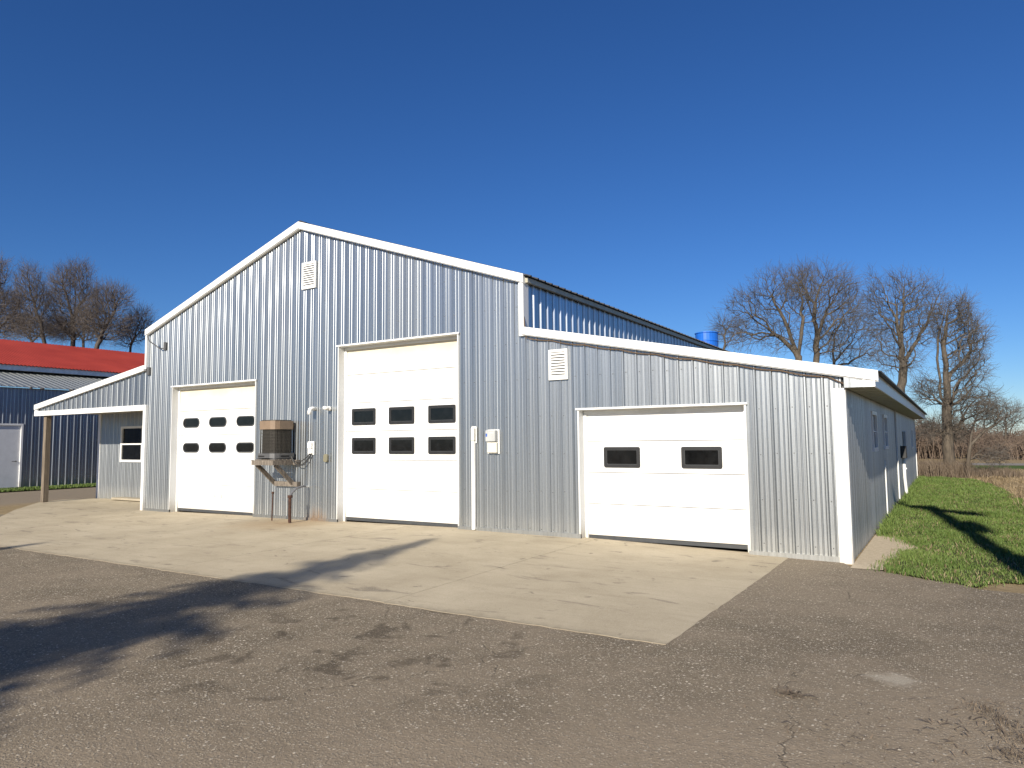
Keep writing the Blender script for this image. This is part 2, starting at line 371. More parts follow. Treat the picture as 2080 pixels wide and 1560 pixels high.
sheet('lawn', lawn_poly, -.009, M['lawn_soil'], .8)
sheet('lawn_strip', [(-19.8, -6), (-18.7, -6), (-18.5, 4), (-18.9, 14), (-19.8, 14)], -.012, M['lawn_soil'], 1.0)
sheet('road', [(-40, 36.5), (200, 39), (200, 43), (-40, 40)], -.02, M['road'], 2)

# ------------------------------------------------------------------ ribbed sheet metal
PITCH = .2286; SHEET = PITCH*4
def profile(u0, u1, kind='ag'):
    """(u, height) of a ribbed panel between u0 and u1"""
    if kind == 'ag': cell = [(.0, 0), (.014, .018), (.034, .018), (.050, .0), (.098, 0), (.107, .0058), (.113, .0058), (.122, 0), (.164, 0), (.173, .0058), (.179, .0058), (.188, 0)]; p = PITCH
    elif kind == 'wide': cell = [(.0, 0), (.013, .026), (.042, .026), (.057, 0), (.130, 0), (.136, .005), (.150, .005), (.157, 0)]; p = .26
    else: cell = [(0, .045), (.04, .045), (.07, 0), (.115, 0)]; p = .15
    o = []; k = math.floor(u0/p)-1
    pts = []
    while k*p < u1+p:
        pts += [(k*p+c, h) for c, h in cell]; k += 1
    U = np.array([q[0] for q in pts]); Hh = np.array([q[1] for q in pts])
    ins = [(u0, float(np.interp(u0, U, Hh)))]+[(a, b) for a, b in pts if u0+1e-4 < a < u1-1e-4]+[(u1, float(np.interp(u1, U, Hh)))]
    return ins
def siding(parent, P, u0, u1, zlo, zhi, openings, mat, name='siding_sheet', kind='ag', sheet_w=SHEET, phase=0.):
    """P(u, h, z) -> point. One mesh for each sheet; openings (ua, ub, za, zb) are cut out."""
    k = math.floor((u0-phase)/sheet_w); res = []
    while phase+k*sheet_w < u1-1e-3:
        a = max(u0, phase+k*sheet_w); b = min(u1, phase+(k+1)*sheet_w); k += 1
        if b-a < .01: continue
        pr = profile(a-phase, b-phase, kind); pr = [(u+phase, h) for u, h in pr]
        U = [q[0] for q in pr]; Hh = [q[1] for q in pr]
        extra = sorted(set(e for o in openings for e in o[:2] if a+1e-4 < e < b-1e-4))
        allu = sorted(set(U+extra)); hh = np.interp(allu, U, Hh)
        lo_, mb = MB(), MB(); full = [o for o in openings if o[0] <= a+.03 and o[1] >= b-.03 and o[2] > 0]
        lift = random.uniform(0, .0025)   # sheets lap unevenly
        for i in range(len(allu)-1):
            ua, ub = allu[i], allu[i+1]
            if ub-ua < 1e-5: continue
            mid = (ua+ub)/2; cuts = sorted((o[2], o[3]) for o in openings if o[0] < mid < o[1])
            segs = []; lo = None; cur = (zlo(ua), zlo(ub))
            for c0, c1 in cuts:
                if c0 > min(cur): segs.append((cur, (c0, c0)))
                cur = (c1, c1)
            segs.append((cur, (zhi(ua), zhi(ub))))
            for (l0, l1), (h0, h1) in segs:
                if h0 <= l0+1e-4 and h1 <= l1+1e-4: continue
                (lo_ if full and max(l0, l1) < full[0][2] else mb).quad(P(ua, hh[i]+lift, l0), P(ub, hh[i+1]+lift, l1), P(ub, hh[i+1]+lift, h1), P(ua, hh[i]+lift, h0))
        for q in (mb, lo_):
            if not q.f: continue
            me = bpy.data.meshes.new(name); me.from_pydata(q.v, [], q.f); me.materials.append(mat)
            res.append(link(bpy.data.objects.new(name, me), parent))
    return res

# ------------------------------------------------------------------ the barn
XL, XR, XE, XP = -6.93, 9.58, 4.50, -1.207       # left wall, right corner, right eave of the high part, ridge
ZP, ZE = 6.40, 4.47; ZLR, ZLE = 3.52, 2.44         # rake lines (top of siding)
DEP = 22.1
barn = empty('metal_barn', (0, 0, 0), 'silver ribbed metal barn with white trim and three white garage doors', 'barn')
def rake(x):
    if x <= XP: return ZP-(XP-x)*(ZP-ZE-.05)/(XP-XL)
    if x <= XE: return ZP-(x-XP)*(ZP-ZE)/(XE-XP)
    return ZLR-(x-XE)*(ZLR-ZLE+.02)/(10.0-XE)
D1 = (-5.789, -2.636, 3.045); D2 = (0.0, 3.063, 3.62); D3 = (5.559, 8.252, 2.118)
front = lambda u, h, z: (u, -h, z)
foot = lambda u: -.09+.0*u
ops = [(d[0], d[1], -.2, d[2]) for d in (D1, D2, D3)]
siding(barn, front, XL, XE, foot, lambda u: rake(u), ops, M['galv'], phase=-6.93)
siding(barn, front, XE, XR, foot, lambda u: rake(u), ops, M['galv'], phase=-6.93+SHEET*12.5)
# foot flashing
for a, b in ((XL, D1[0]), (D1[1], D2[0]), (D2[1], D3[0]), (D3[1], XR)):
    MB().box(a, b, -.032, -.001, -.12, zg((a+b)/2, 0)+.055).build('foot_flashing', M['galv'], barn)
MB().box(XL, XR+.02, -.03, .25, -.3, -.115).build('foundation', M['found'], barn)
# white rake trims, mitred, with a lower lip
def rake_trim(x0, z0, x1, z1, w=.15, y0=-.10, y1=-.022, top=.10):
    n = max(2, round(math.dist((x0, z0), (x1, z1))/2.9))          # lengths of folded trim, lapped a little unevenly
    for k in range(n):
        fa, fb = k/n, (k+1)/n; xa, xb = x0+(x1-x0)*fa, x0+(x1-x0)*fb; za, zb_ = z0+(z1-z0)*fa, z0+(z1-z0)*fb
        d = .003*(k % 2); e = random.uniform(-.004, .004); f = random.uniform(-.004, .004); mb = MB()
        mb.prism([(xa, za+top-w+e), (xb, zb_+top-w+f), (xb, zb_+top+f*.5), (xa, za+top+e*.5)], 'y', y0-d, y1)
        mb.build('rake_trim', M['white_trim'], barn)
        MB().prism([(xa, za+top-w-.014+e), (xb, zb_+top-w-.014+f), (xb, zb_+top-w+f-.0005), (xa, za+top-w+e-.0005)], 'y', y0+.02-d, y1+.004).build('trim_lip', M['white_trim'], barn)
rake_trim(XL-.03, rake(XL)-.01, XP, ZP); rake_trim(XP, ZP, XE+.05, rake(XE)-.015)
rake_trim(XE, ZLR, 10.03, rake(10.03), .135)
# vertical trims where the high part steps down
MB().box(XL-.035, XL+.03, -.075, .05, 3.58, rake(XL)-.04).build('corner_trim', M['white_trim'], barn)
MB().box(XE-.06, XE+.035, -.075, .11, 3.46, rake(XE)-.06).build('corner_trim', M['white_trim'], barn)
MB().box(XL+.04, XL+.14, -.06, .0, 3.42, 3.62).build('rain_box', M['steel'], barn)
# corner of the low wing
mb = MB(); mb.box(XR-.13, XR+.028, -.034, -.0235, -.10, 2.30); mb.box(XR+.0245, XR+.036, -.034, .11, -.10, 2.30)
mb.build('corner_trim', M['white_trim'], barn)
# white casing of each garage door: jamb recess, head and thin drip cap
REC = .17
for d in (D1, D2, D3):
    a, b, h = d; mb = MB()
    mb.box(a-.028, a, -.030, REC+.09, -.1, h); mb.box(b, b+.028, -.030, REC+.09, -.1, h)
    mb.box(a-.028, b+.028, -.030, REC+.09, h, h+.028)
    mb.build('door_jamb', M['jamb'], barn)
    MB().box(a-.05, b+.05, -.052, -.0305, h+.004, h+.034).build('drip_cap', M['white_trim'], barn)
    mb = MB(); mb.box(a+.002, a+.055, REC-.03, REC+.02, -.1, h-.001); mb.box(b-.055, b-.002, REC-.03, REC+.02, -.1, h-.001)
    mb.box(a+.055, b-.055, REC-.03, REC+.02, h-.06, h-.001)
    mb.build('door_stop', M['white_trim'], barn)
def rr(cx, cz, w, h, r, n=5):
    o = []
    for qx, qz, a0 in ((1, 1, 0), (-1, 1, 90), (-1, -1, 180), (1, -1, 270)):
        for i in range(n+1):
            a = R(a0+90*i/n); o.append((cx+qx*(w/2-r)+r*math.cos(a), cz+qz*(h/2-r)+r*math.sin(a)))
    return o
def ring(mb, outer, inner, y0, y1):
    n = len(outer); vv = [(u, y0, v) for u, v in outer]+[(u, y0, v) for u, v in inner]+[(u, y1, v) for u, v in outer]+[(u, y1, v) for u, v in inner]
    ff = []
    for i in range(n):
        j = (i+1) % n
        ff += [(i, j, n+j, n+i), (i, 2*n+i, 2*n+j, j), (n+i, n+j, 3*n+j, 3*n+i)]
    mb.add(vv, ff)
def garage_door(d, nsec, mat, wins, style):
    a, b, h = d; z0 = zg((a+b)/2, 0)+.03; gd = MB()
    gd.box(a+.02, b-.02, REC+.020, REC+.075, z0+.01, h-.02)
    door = gd.build('garage_door', M['seam'], barn)
    MB().box(a+.03, b-.03, REC+.005, REC+.05, z0-.03, z0+.028).build('bottom_seal', M['grey_frame'], door)
    sh = (h-z0-.03)/nsec
    for i in range(nsec):
        za = z0+.03+i*sh
        mb = MB(); mb.box(a+.03, b-.03, REC, REC+.05, za+.005, za+sh-.005); mb.build('door_section', mat, door, bevel=.004)
    for (cx, cz, w, hh) in wins:
        mb = MB()
        if style == 'round':
            ring(mb, rr(cx, cz, w, hh, .118), rr(cx, cz, w-.05, hh-.05, .095), REC-.012, REC+.004); mb.build('window_frame', M['grey_frame'], door)
            MB().prism(rr(cx, cz, w-.05, hh-.05, .095), 'y', REC-.005, REC+.002).build('pane', M['pane'], door)
        else:
            ring(mb, rr(cx, cz, w, hh, .03), rr(cx, cz, w-.10, hh-.10, .012), REC-.022, REC+.004); mb.build('window_frame', M['rubber'], door)
            mb = MB(); ring(mb, rr(cx, cz, w-.10, hh-.10, .012), rr(cx, cz, w-.112, hh-.112, .010), REC-.015, REC+.003); mb.build('glazing_bead', M['grey_frame'], door)
            MB().prism(rr(cx, cz, w-.112, hh-.112, .010), 'y', REC-.008, REC+.002).build('pane', M['pane'], door)
    return door
def wpx(boxes):
    o = []
    for x0, x1, y0, y1 in boxes:
        p, q = F(x0, (y0+y1)/2, REC), F(x1, (y0+y1)/2, REC); t_, u_ = F((x0+x1)/2, y0, REC), F((x0+x1)/2, y1, REC)
        o.append(((p[0]+q[0])/2, (t_[2]+u_[2])/2, abs(q[0]-p[0]), abs(t_[2]-u_[2])))
    return o
w1 = wpx([(372, 406, 849.5, 869), (425, 461, 847, 867.5), (481.5, 518, 844, 865.5), (372, 405, 900, 919.5), (424, 460, 899, 919.5), (480.5, 517, 898, 919)])
w2 = wpx([(716, 763.5, 829.5, 863), (791, 842, 826, 861), (871, 926, 823, 859), (716, 763.5, 889, 922), (791, 842, 888, 922), (871, 926, 886.5, 922)])
w3 = wpx([(1228, 1300, 907, 949), (1384, 1468, 908, 952)])
def even(ws, row):   # rows share one height and size
    z = sum(w[1] for w in ws)/len(ws); W_ = sum(w[2] for w in ws)/len(ws); H_ = sum(w[3] for w in ws)/len(ws)
    return [(w[0], z, W_, H_) for w in ws]
g1 = garage_door(D1, 5, M['door1'], even(w1[:3], 0)+even(w1[3:], 1), 'round')
for x in (-4.28, -4.02): MB().box(x, x+.03, REC-.02, REC-.0005, .33, .42).build('lift_handle', M['grey_box'], g1)
g2 = garage_door(D2, 6, M['door2'], even(w2[:3], 0)+even(w2[3:], 1), 'square')
g3 = garage_door(D3, 4, M['door_white'], even(w3, 0), 'square')
g1['label'] = 'white door with six small rounded windows, yellowed top section'; g2['label'] = 'tall white door with six black-framed windows'; g3['label'] = 'low white door with two black-framed windows'

# side wall of the low wing (faces +X)
side = lambda u, h, z: (XR+h, u, z)
sw = [(3.75, 4.55, 1.42, 2.04), (6.35, 7.15, 1.42, 2.04), (18.6, 19.4, 1.25, 1.85)]
siding(barn, side, 0.0, DEP, lambda u: -.12, lambda u: 2.36, sw, M['galv'], phase=.0)
for a, b, c, d in sw:
    mb = MB(); x0, x1 = XR-.02, XR+.05
    mb.box(x0, x1, a-.06, a+.01, c-.06, d+.06); mb.box(x0, x1, b-.01, b+.06, c-.06, d+.06)
    mb.box(x0, x1, a+.01, b-.01, d-.01, d+.06); mb.box(x0, x1, a+.01, b-.01, c-.06, c+.01)
    w = mb.build('window', M['white_trim'], barn)
    MB().box(XR-.01, XR+.012, a+.01, b-.01, c+.01, d-.01).build('pane', M['pane_side'], w)
    MB().box(XR+.0125, XR+.03, a+.01, b-.01, (c+d)/2-.012, (c+d)/2+.012).build('glazing_bar', M['white_trim'], w)
# lean-to roof, eave fascia and ribbed soffit
def slope_roof(name, x0, z0, x1, z1, y0, y1, mat, parent, kind='ag', thick=.012):
    L = math.dist((x0, z0), (x1, z1)); dx, dz = (x1-x0)/L, (z1-z0)/L; nx, nz = -dz, dx
    if nz < 0: nx, nz = -nx, -nz
    pr = profile(y0, y1, kind); mb = MB()
    for (ua, ha), (ub, hb) in zip(pr, pr[1:]):
        for k in (0, -thick):
            mb.quad((x0+nx*(ha+k), ua, z0+nz*(ha+k)), (x0+nx*(hb+k), ub, z0+nz*(hb+k)), (x1+nx*(hb+k), ub, z1+nz*(hb+k)), (x1+nx*(ha+k), ua, z1+nz*(ha+k)))
        mb.quad((x1+nx*ha, ua, z1+nz*ha), (x1+nx*hb, ub, z1+nz*hb), (x1+nx*(hb-thick), ub, z1+nz*(hb-thick)), (x1+nx*(ha-thick), ua, z1+nz*(ha-thick)))
    me = bpy.data.meshes.new(name); me.from_pydata(mb.v, [], mb.f); me.materials.append(mat)
    return link(bpy.data.objects.new(name, me), parent)
zr = lambda x: rake(x)+.085
slope_roof('roof', XE-.02, zr(XE+.001), 10.07, zr(10.07), -.095, DEP+.3, M['roof_dark'], barn)
EX = 9.99
mb = MB(); mb.box(EX-.025, EX, -.092, DEP+.2, 2.30, zr(EX)-.016); mb.build('eave_fascia', M['white_trim'], barn)
mb = MB(); mb.prism([(XR+.03, 2.30), (EX-.026, 2.30), (EX-.026, rake(EX)-.06), (XR+.03, rake(XR)-.06)], 'y', -.093, -.07); mb.build('eave_end_board', M['galv'], barn)
MB().prism([(9.84, 2.298), (EX, 2.298), (EX, rake(EX)-.055), (9.84, rake(9.84)-.055)], 'y', -.0965, -.0935).build('eave_end_cap', M['white_trim'], barn)
for i in range(int(DEP/.305)):
    y = -.06+i*.305; MB().box(XR+.037, EX-.028, y+.004, y+.301, 2.301+.004*(i % 2), 2.316).build('soffit_panel', M['soffit'], barn)
# clerestory wall and high roof
siding(barn, lambda u, h, z: (XE+h, u, z), .11, DEP, lambda u: 3.40, lambda u: ZE+.02, [], M['galv_nb'], kind='wide', sheet_w=.78, phase=.05)
zh = lambda x: rake(x)+.09
slope_roof('roof', XP, ZP+.09, XE+.14, ZP+.09-(XE+.14-XP)*(ZP-ZE)/(XE-XP), -.085, DEP+.3, M['roof_dark'], barn, 'wide')
slope_roof('roof', XP, ZP+.09, XL-.14, ZP+.09-(XP-XL+.14)*(ZP-ZE-.05)/(XP-XL), -.085, DEP+.3, M['roof_dark'], barn, 'wide')
MB().prism([(XP-.16, ZP+.05), (XP, ZP+.115), (XP+.16, ZP+.05), (XP+.16, ZP+.075), (XP, ZP+.14), (XP-.16, ZP+.075)], 'y', -.06, DEP+.3).build('ridge_cap', M['roof_dark'], barn)
MB().box(XE+.04, XE+.10, -.02, DEP, ZE-.06, ZE+.025).build('eave_board', M['soffit'], barn)
# unseen back and left sides close the volume
mb = MB(); mb.prism([(XL, -.1), (XR, -.1), (XR, 2.4), (XE, 3.5), (XE, ZE), (XP, ZP), (XL, ZE)], 'y', DEP, DEP+.03)
mb.box(XL, XL+.02, 1.8, DEP, -.1, ZE); mb.box(-12.5, XL, DEP-2, DEP-1.97, -.1, 2.75); mb.box(-12.5, -12.47, 1.8, DEP-2, -.1, 2.7); mb.build('back_wall', M['galv'], barn)
# louvred gable vents
def louvre(x0, x1, z0, z1, n):
    mb = MB(); f = .045; y0, y1 = -.05, -.018
    mb.box(x0, x0+f, y0, y1, z0, z1); mb.box(x1-f, x1, y0, y1, z0, z1); mb.box(x0+f, x1-f, y0, y1, z1-f, z1); mb.box(x0+f, x1-f, y0, y1, z0, z0+f)
    v = mb.build('louvre_vent', M['white_trim'], barn)
    MB().box(x0+f, x1-f, -.0245, -.021, z0+f, z1-f).build('vent_screen', M['dark'], v)
    p = (z1-z0-2*f)/n
    for i in range(n):
        za = z0+f+i*p
        MB().add([(x0+f, -.028, za+p*.80), (x1-f, -.028, za+p*.80), (x1-f, -.046, za+p*.22), (x0+f, -.046, za+p*.22),
                  (x0+f, -.026, za+p*.72), (x1-f, -.026, za+p*.72), (x1-f, -.044, za+p*.12), (x0+f, -.044, za+p*.12)],
                 [(0, 1, 2, 3), (4, 5, 6, 7), (0, 4, 7, 3), (1, 5, 6, 2), (3, 2, 6, 7), (0, 1, 5, 4)]).build('louvre_slat', M['white_trim'], v)
louvre(-1.13, -.70, 4.97, 5.56, 10); louvre(5.01, 5.37, 2.65, 3.17, 9)
# cable sagging under the rake
pts = []
for i in range(41):
    x = XE-.05+(9.45-XE)*i/40; pts.append((x, -.036-.012*math.sin(i*.9), rake(x)-.075-.022*abs(math.sin(i*math.pi/5))))
pts += [(9.6, -.04, 2.36), (9.63, .02, 2.31)]
MB().tube(pts, .011, 6).build('cable', M['brown_cable'], barn)
pts = [(XP+.15+(XE-.2-XP)*i/30, -.036, rake(XP+.15+(XE-.2-XP)*i/30)-.085-.02*abs(math.sin(i*math.pi/6))) for i in range(31)]+[(XE-.07, -.036, 4.2), (XE-.08, -.036, 3.46)]
MB().tube(pts, .007, 6).build('cable', M['cable'], barn)
# screws (too small to pick apart)
V = []; Fq = []
def screws(P, us, zs, skip):
    for z in zs:
        for u in us:
            if skip(u, z): continue
            b = len(V); p = np.array(P(u, .0, z+random.uniform(-.012, .012)))
            n = np.array(P(u, 1, z))-np.array(P(u, 0, z)); a = np.array(P(u+1, 0, z))-np.array(P(u, 0, z)); c = np.array([0, 0, 1.])
            for dx, dz in ((-1, -1), (1, -1), (1, 1), (-1, 1)): V.append(p+.008*dx*a+.008*dz*c+.001*n)
            for dx, dz in ((-1, -1), (1, -1), (1, 1), (-1, 1)): V.append(p+.0045*dx*a+.0045*dz*c+.008*n)
            Fq.extend([(b+4, b+5, b+6, b+7)]+[(b+i, b+(i+1) % 4, b+4+(i+1) % 4, b+4+i) for i in range(4)])
screws(front, [XL+PITCH*i+.075 for i in range(72)], [.12, .75, 1.4, 2.05, 2.7, 3.35, 4.0, 4.65, 5.3, 5.9],
       lambda u, z: z > rake(u)-.15 or any(d[0]-.1 < u < d[1]+.1 and z < d[2]+.1 for d in (D1, D2, D3)))
screws(side, [PITCH*i+.075 for i in range(96)], [.1, .66, 1.3, 1.95], lambda u, z: any(a-.1 < u < b+.1 and c-.1 < z < d+.1 for a, b, c, d in sw))
so = raw('screws', V, Fq, M['steel'], barn); so['kind'] = 'stuff'
# downspouts, conduits and odds on the side wall
for y, zt, w in ((6.2, 1.15, .022), (10.3, 2.3, .03)):
    MB().box(XR+.022, XR+.022+w, y-w/2, y+w/2, .02, zt-.002).build('conduit', M['pvc'], barn)
mb = MB(); mb.tube([(XR+.07, 12.4, 1.18), (XR+.07, 12.4, .45), (XR+.09, 12.45, .02)], .042, 10); mb.build('downpipe', M['pvc'], barn)
MB().box(XR+.022, XR+.13, 12.44, 12.48, .70, .74).build('pipe_bracket', M['white_trim'], barn)
MB().box(XR+.02, XR+.16, 12.0, 12.35, 1.02, 1.36).build('meter_socket', M['rubber'], barn, bevel=.01)
MB().box(XR+.02, XR+.10, 13.4, 13.8, 1.30, 1.78).build('breaker_cabinet', M['grey_box'], barn, bevel=.01)
for y in (DEP-.04,): MB().box(XR-.1, XR+.04, y, y+.06, -.1, 2.3).build('corner_trim', M['white_trim'], barn)
# vent pipes
p = F(641, 830); MB().tube([(p[0], 0, p[2]), (p[0], -.10, p[2]), (p[0]-.0, -.15, p[2]-.02), (p[0], -.17, p[2]-.07), (p[0], -.17, p[2]-.13)], .042, 12).build('vent_pipe', M['pvc'], barn, True)
p = F(672, 830); mb = MB(); mb.tube([(p[0], 0, p[2]), (p[0], -.20, p[2]+.01)], .036, 12); mb.tube([(p[0], -.02, p[2]), (p[0], -.07, p[2])], .05, 12); mb.build('vent_pipe', M['pvc'], barn, True)
# bracket arm high on the left
p = F(337, 708); mb = MB(); mb.tube([(p[0], 0, p[2]), (p[0]-.08, -.12, p[2]), (p[0]-.22, -.32, p[2]+.18), (p[0]-.24, -.35, p[2]+.30)], .014, 7); mb.box(p[0]-.05, p[0]+.05, -.045, -.018, p[2]-.04, p[2]+.16); mb.build('lamp_bracket', M['steel'], barn)

# ---- porch awning on the left
AX = -12.76
arake = lambda x: 3.58+(x-XL)*(3.58-2.735)/(XL+12.66)
siding(barn, front, AX+.05, XL-.0, lambda u: 2.60, arake, [], M['galv'], kind='wide', sheet_w=.78, phase=-6.93-.78*8+.02)
mb = MB(); mb.prism([(AX+.12, arake(AX+.12)-.045), (XL-.04, arake(XL)-.045), (XL-.04, arake(XL)+.10), (AX+.12, arake(AX+.12)+.10)], 'y', -.10, -.028)
mb.build('rake_trim', M['white_trim'], barn)
MB().box(AX+.10, AX+.26, -.07, -.027, 2.64, arake(AX+.2)-.05).build('corner_trim', M['white_trim'], barn)
mb = MB(); mb.box(AX+.08, XL+.05, -.066, .07, 2.505, 2.645); mb.build('awning_beam', M['white_trim'], barn)
MB().box(XL-.06, XL+.05, -.064, .05, -.1, 2.504).build('opening_trim', M['white_trim'], barn)
slope_roof('roof', XL-.04, arake(XL)+.10, AX+.05, arake(AX+.05)+.10, -.09, DEP-1.9, M['roof_dark'], barn)
PY = 1.76
MB().box(AX+.2, XL, .075, PY, 2.60, 2.63).build('porch_ceiling', M['soffit'], barn)
MB().box(XL, XL+.03, .06, PY+.03, -.1, 2.6).build('porch_side_wall', M['galv'], barn)
pw = (-11.15, -9.72, 1.10, 2.17)
pa, pb = F(247, 937, PY), F(291, 937, PY); pc = F(250, 867.6, PY); pw = (pa[0]+.05, pb[0]-.06, pa[2]+.05, pc[2]-.05)
siding(barn, lambda u, h, z: (u, PY-h, z), -12.35, XL, lambda u: -.1, lambda u: 2.60, [pw], M['galv'], phase=-12.35-.45)
mb = MB(); a, b, c, d = pw; y0, y1 = PY-.05, PY+.02
for q in ((a-.07, a, c-.07, d+.07), (b, b+.07, c-.07, d+.07), (a, b, d, d+.07), (a, b, c-.07, c), (a, b, (c+d)/2-.022, (c+d)/2+.022)): mb.box(q[0], q[1], y0, y1, q[2], q[3])
w = mb.build('window', M['white_trim'], barn)
MB().box(a, b, PY+.0, PY+.012, (c+d)/2+.022, d).build('pane', M['pane'], w); MB().box(a, b, PY-.02, PY-.008, c, (c+d)/2-.022).build('pane', M['pane'], w)
MB().box(-12.47, -12.33, PY-.035, PY+.03, -.1, 2.6).build('corner_trim', M['white_trim'], barn)
MB().box(-12.28, -12.13, .02, .17, -.05, 2.505).build('porch_post', M['post'], barn, bevel=.006)
MB().box(-11.0, -8.6, PY-.36, PY-.03, -.04, zg(-10, 1.5)+.075).build('door_step', M['found'], barn, bevel=.01)

# ------------------------------------------------------------------ things on the front wall
# timber wall shelf
sx0, sx1, sy, sz = -1.90, -1.26, -.60, 1.16
sh = empty('wall_shelf', (-1.58, 0, .7), 'weathered timber bracket shelf on the wall carrying the cooling unit', 'shelf')
def sub(parent, mb, name, mat, **k):
    o = mb.build(name, mat, parent, **k); o.matrix_parent_inverse = Matrix.Translation(-Vector(parent.location)); return o
sub(sh, MB().box(sx0-.03, sx1+.02, sy-.045, sy, sz, sz+.10), 'front_beam', M['wood'])
sub(sh, MB().box(sx1-.022, sx1+.02, sy+.001, -.02, sz+.002, sz+.10), 'side_beam', M['wood']); sub(sh, MB().box(sx0, sx0+.042, sy+.001, -.02, sz+.002, sz+.10), 'side_beam', M['wood'])
sub(sh, MB().box(sx0-.05, sx1+.12, -.115, -.021, sz-.003, sz+.098), 'wall_ledger', M['wood']); sub(sh, MB().box(sx0+.04, sx1+.13, -.10, -.021, .69, .79), 'wall_ledger', M['wood'])
for x in (sx0+.03, sx1-.03): sub(sh, MB().bar((x, sy+.05, sz+.01), (x, -.06, .74), .045, .085, (0, 1, 1)), 'strut', M['wood'])
for i in range(5): sub(sh, MB().box(sx0+.01, sx1-.0, sy+.02+i*.105, sy+.10+i*.105, sz+.101, sz+.117), 'deck_board', M['wood'])
# air conditioner
ac = empty('air_conditioner', (-1.57, -.33, sz+.117), 'old beige-topped condenser unit behind wire guard, on the timber shelf', 'air conditioner')
ax0, ax1, ay0, ay1 = -1.86, -1.30, -.57, -.09
def octo(g, c=.10): return [(ax0-g+c, ay0-g), (ax1+g-c*1.4, ay0-g), (ax1+g-c*.35, ay0-g+c*.4), (ax1+g, ay0-g+c*1.4), (ax1+g, ay1+g), (ax0-g, ay1+g), (ax0-g, ay0-g+c)]
zb = sz+.117
mb = MB(); mb.prism(octo(.025), 'z', zb+.03, zb+.13); mb.box(ax0, ax0+.15, ay0+.01, ay1, zb, zb+.03); mb.box(ax1-.15, ax1, ay0+.01, ay1, zb, zb+.03); sub(ac, mb, 'base_pan', M['steel'])
sub(ac, MB().box(ax0+.08, ax0+.28, ay0-.0262, ay0-.024, zb+.05, zb+.085), 'base_slot', M['dark']); sub(ac, MB().box(ax1+.024, ax1+.0262, ay0+.15, ay1-.1, zb+.05, zb+.085), 'base_slot', M['dark'])
sub(ac, MB().prism(octo(-.03), 'z', zb+.131, zb+.64), 'coil', M['coil'])
sub(ac, MB().prism(octo(.008), 'z', zb+.64, zb+.82), 'top_band', M['beige'])
sub(ac, MB().prism(octo(-.02), 'z', zb+.821, zb+.84), 'top_grille', M['wire'])
mb = MB(); oc = octo(-.004)
for i in range(len(oc)):
    a, b = oc[i], oc[(i+1) % len(oc)]
    if i == 4: continue
    L = math.dist(a, b)
    for z in np.linspace(zb+.15, zb+.625, 8): mb.bar((a[0], a[1], z), (b[0], b[1], z), .004, .004)
    for k in range(max(1, int(L/.032))):
        f = k/max(1, int(L/.032)); q = (a[0]+(b[0]-a[0])*f, a[1]+(b[1]-a[1])*f); mb.bar((*q, zb+.131), (*q, zb+.64), .0045, .0045, (0, 1, 0))
sub(ac, mb, 'wire_guard', M['wire'])
# disconnect switch with cables
p = F(634, 910); bx = empty('switch_box', (p[0], -.02, p[2]-.12), 'white electrical switch box with cables running to the cooling unit', 'electric box')
w, h = .095, .14
mb = MB(); mb.box(p[0]-w, p[0]+w, -.034, -.02, p[2]-h, p[2]+h); sub(bx, mb, 'backplate', M['pvc'])
mb = MB(); mb.box(p[0]-w*.62, p[0]+w*.62, -.085, -.0345, p[2]-h*.05, p[2]+h*.82); sub(bx, mb, 'cover', M['pvc'], bevel=.006)
mb = MB(); mb.box(p[0]-w*.6, p[0]+w*.6, -.075, -.0345, p[2]-h*.85, p[2]-h*.1); sub(bx, mb, 'cover', M['pvc'], bevel=.006)
for dx, sag in ((0, .20), (.05, .30)):
    a = np.array((p[0]+dx-.02, -.05, p[2]-h*.85)); b = np.array((ax1+.03, -.14, zb+.06)); pts = []
    for i in range(13):
        f = i/12; q = a+(b-a)*f; q[2] -= sag*math.sin(math.pi*f)**.8*.75; q[1] -= .05*math.sin(math.pi*f); pts.append(q)
    sub(bx, MB().tube(pts, .011, 6), 'cable', M['cable'])
p = F(665.5, 930.5); mb = MB(); mb.prism(rr(p[0], p[2], .115, .17, .045), 'y', -.075, -.02)
tag(mb.build('outlet_box', M['olive_box'], None, bevel=.008), 'small olive-beige rounded outlet box beside the tall door', 'outlet box')
# meter, junction box and riser
p = F(1001, 885); mt = empty('meter_box', (p[0], -.02, p[2]-.3), 'grey utility meter box with blue sticker above a cream box', 'meter box')
a, b = F(990.5, 874), F(1011.5, 897); mb = MB(); mb.box(a[0]+.03, b[0]+.02, -.13, -.03, b[2], a[2]); sub(mt, mb, 'housing', M['grey_box'], bevel=.012)
mb = MB(); mb.box(a[0]+.045, a[0]+.075, -.1315, -.129, b[2]+.09, b[2]+.145); sub(mt, mb, 'sticker', M['blue_sticker'])
mb = MB(); mb.box(a[0]+.12, b[0]-.01, -.1315, -.129, a[2]-.06, a[2]-.04); sub(mt, mb, 'sticker', M['cream_box'])
mb = MB(); mb.box(a[0]+.02, b[0]+.05, -.03, -.02, b[2]-.215, a[2]+.01); sub(mt, mb, 'backplate', M['white_trim'])
mb = MB(); mb.box(a[0]+.045, b[0]+.03, -.10, -.0305, b[2]-.20, b[2]-.01); sub(mt, mb, 'lower_box', M['cream_box'], bevel=.012)
p = F(965, 882); rs = empty('cable_riser', (p[0], -.02, 0.05), 'white cable riser pipe below a small cream junction box', 'riser pipe')
sub(rs, MB().box(p[0]-.055, p[0]+.055, -.034, -.02, p[2]-.16, p[2]+.14), 'backplate', M['white_trim'])
sub(rs, MB().box(p[0]-.035, p[0]+.04, -.09, -.0345, p[2]-.12, p[2]+.11), 'junction_box', M['cream_box'], bevel=.006)
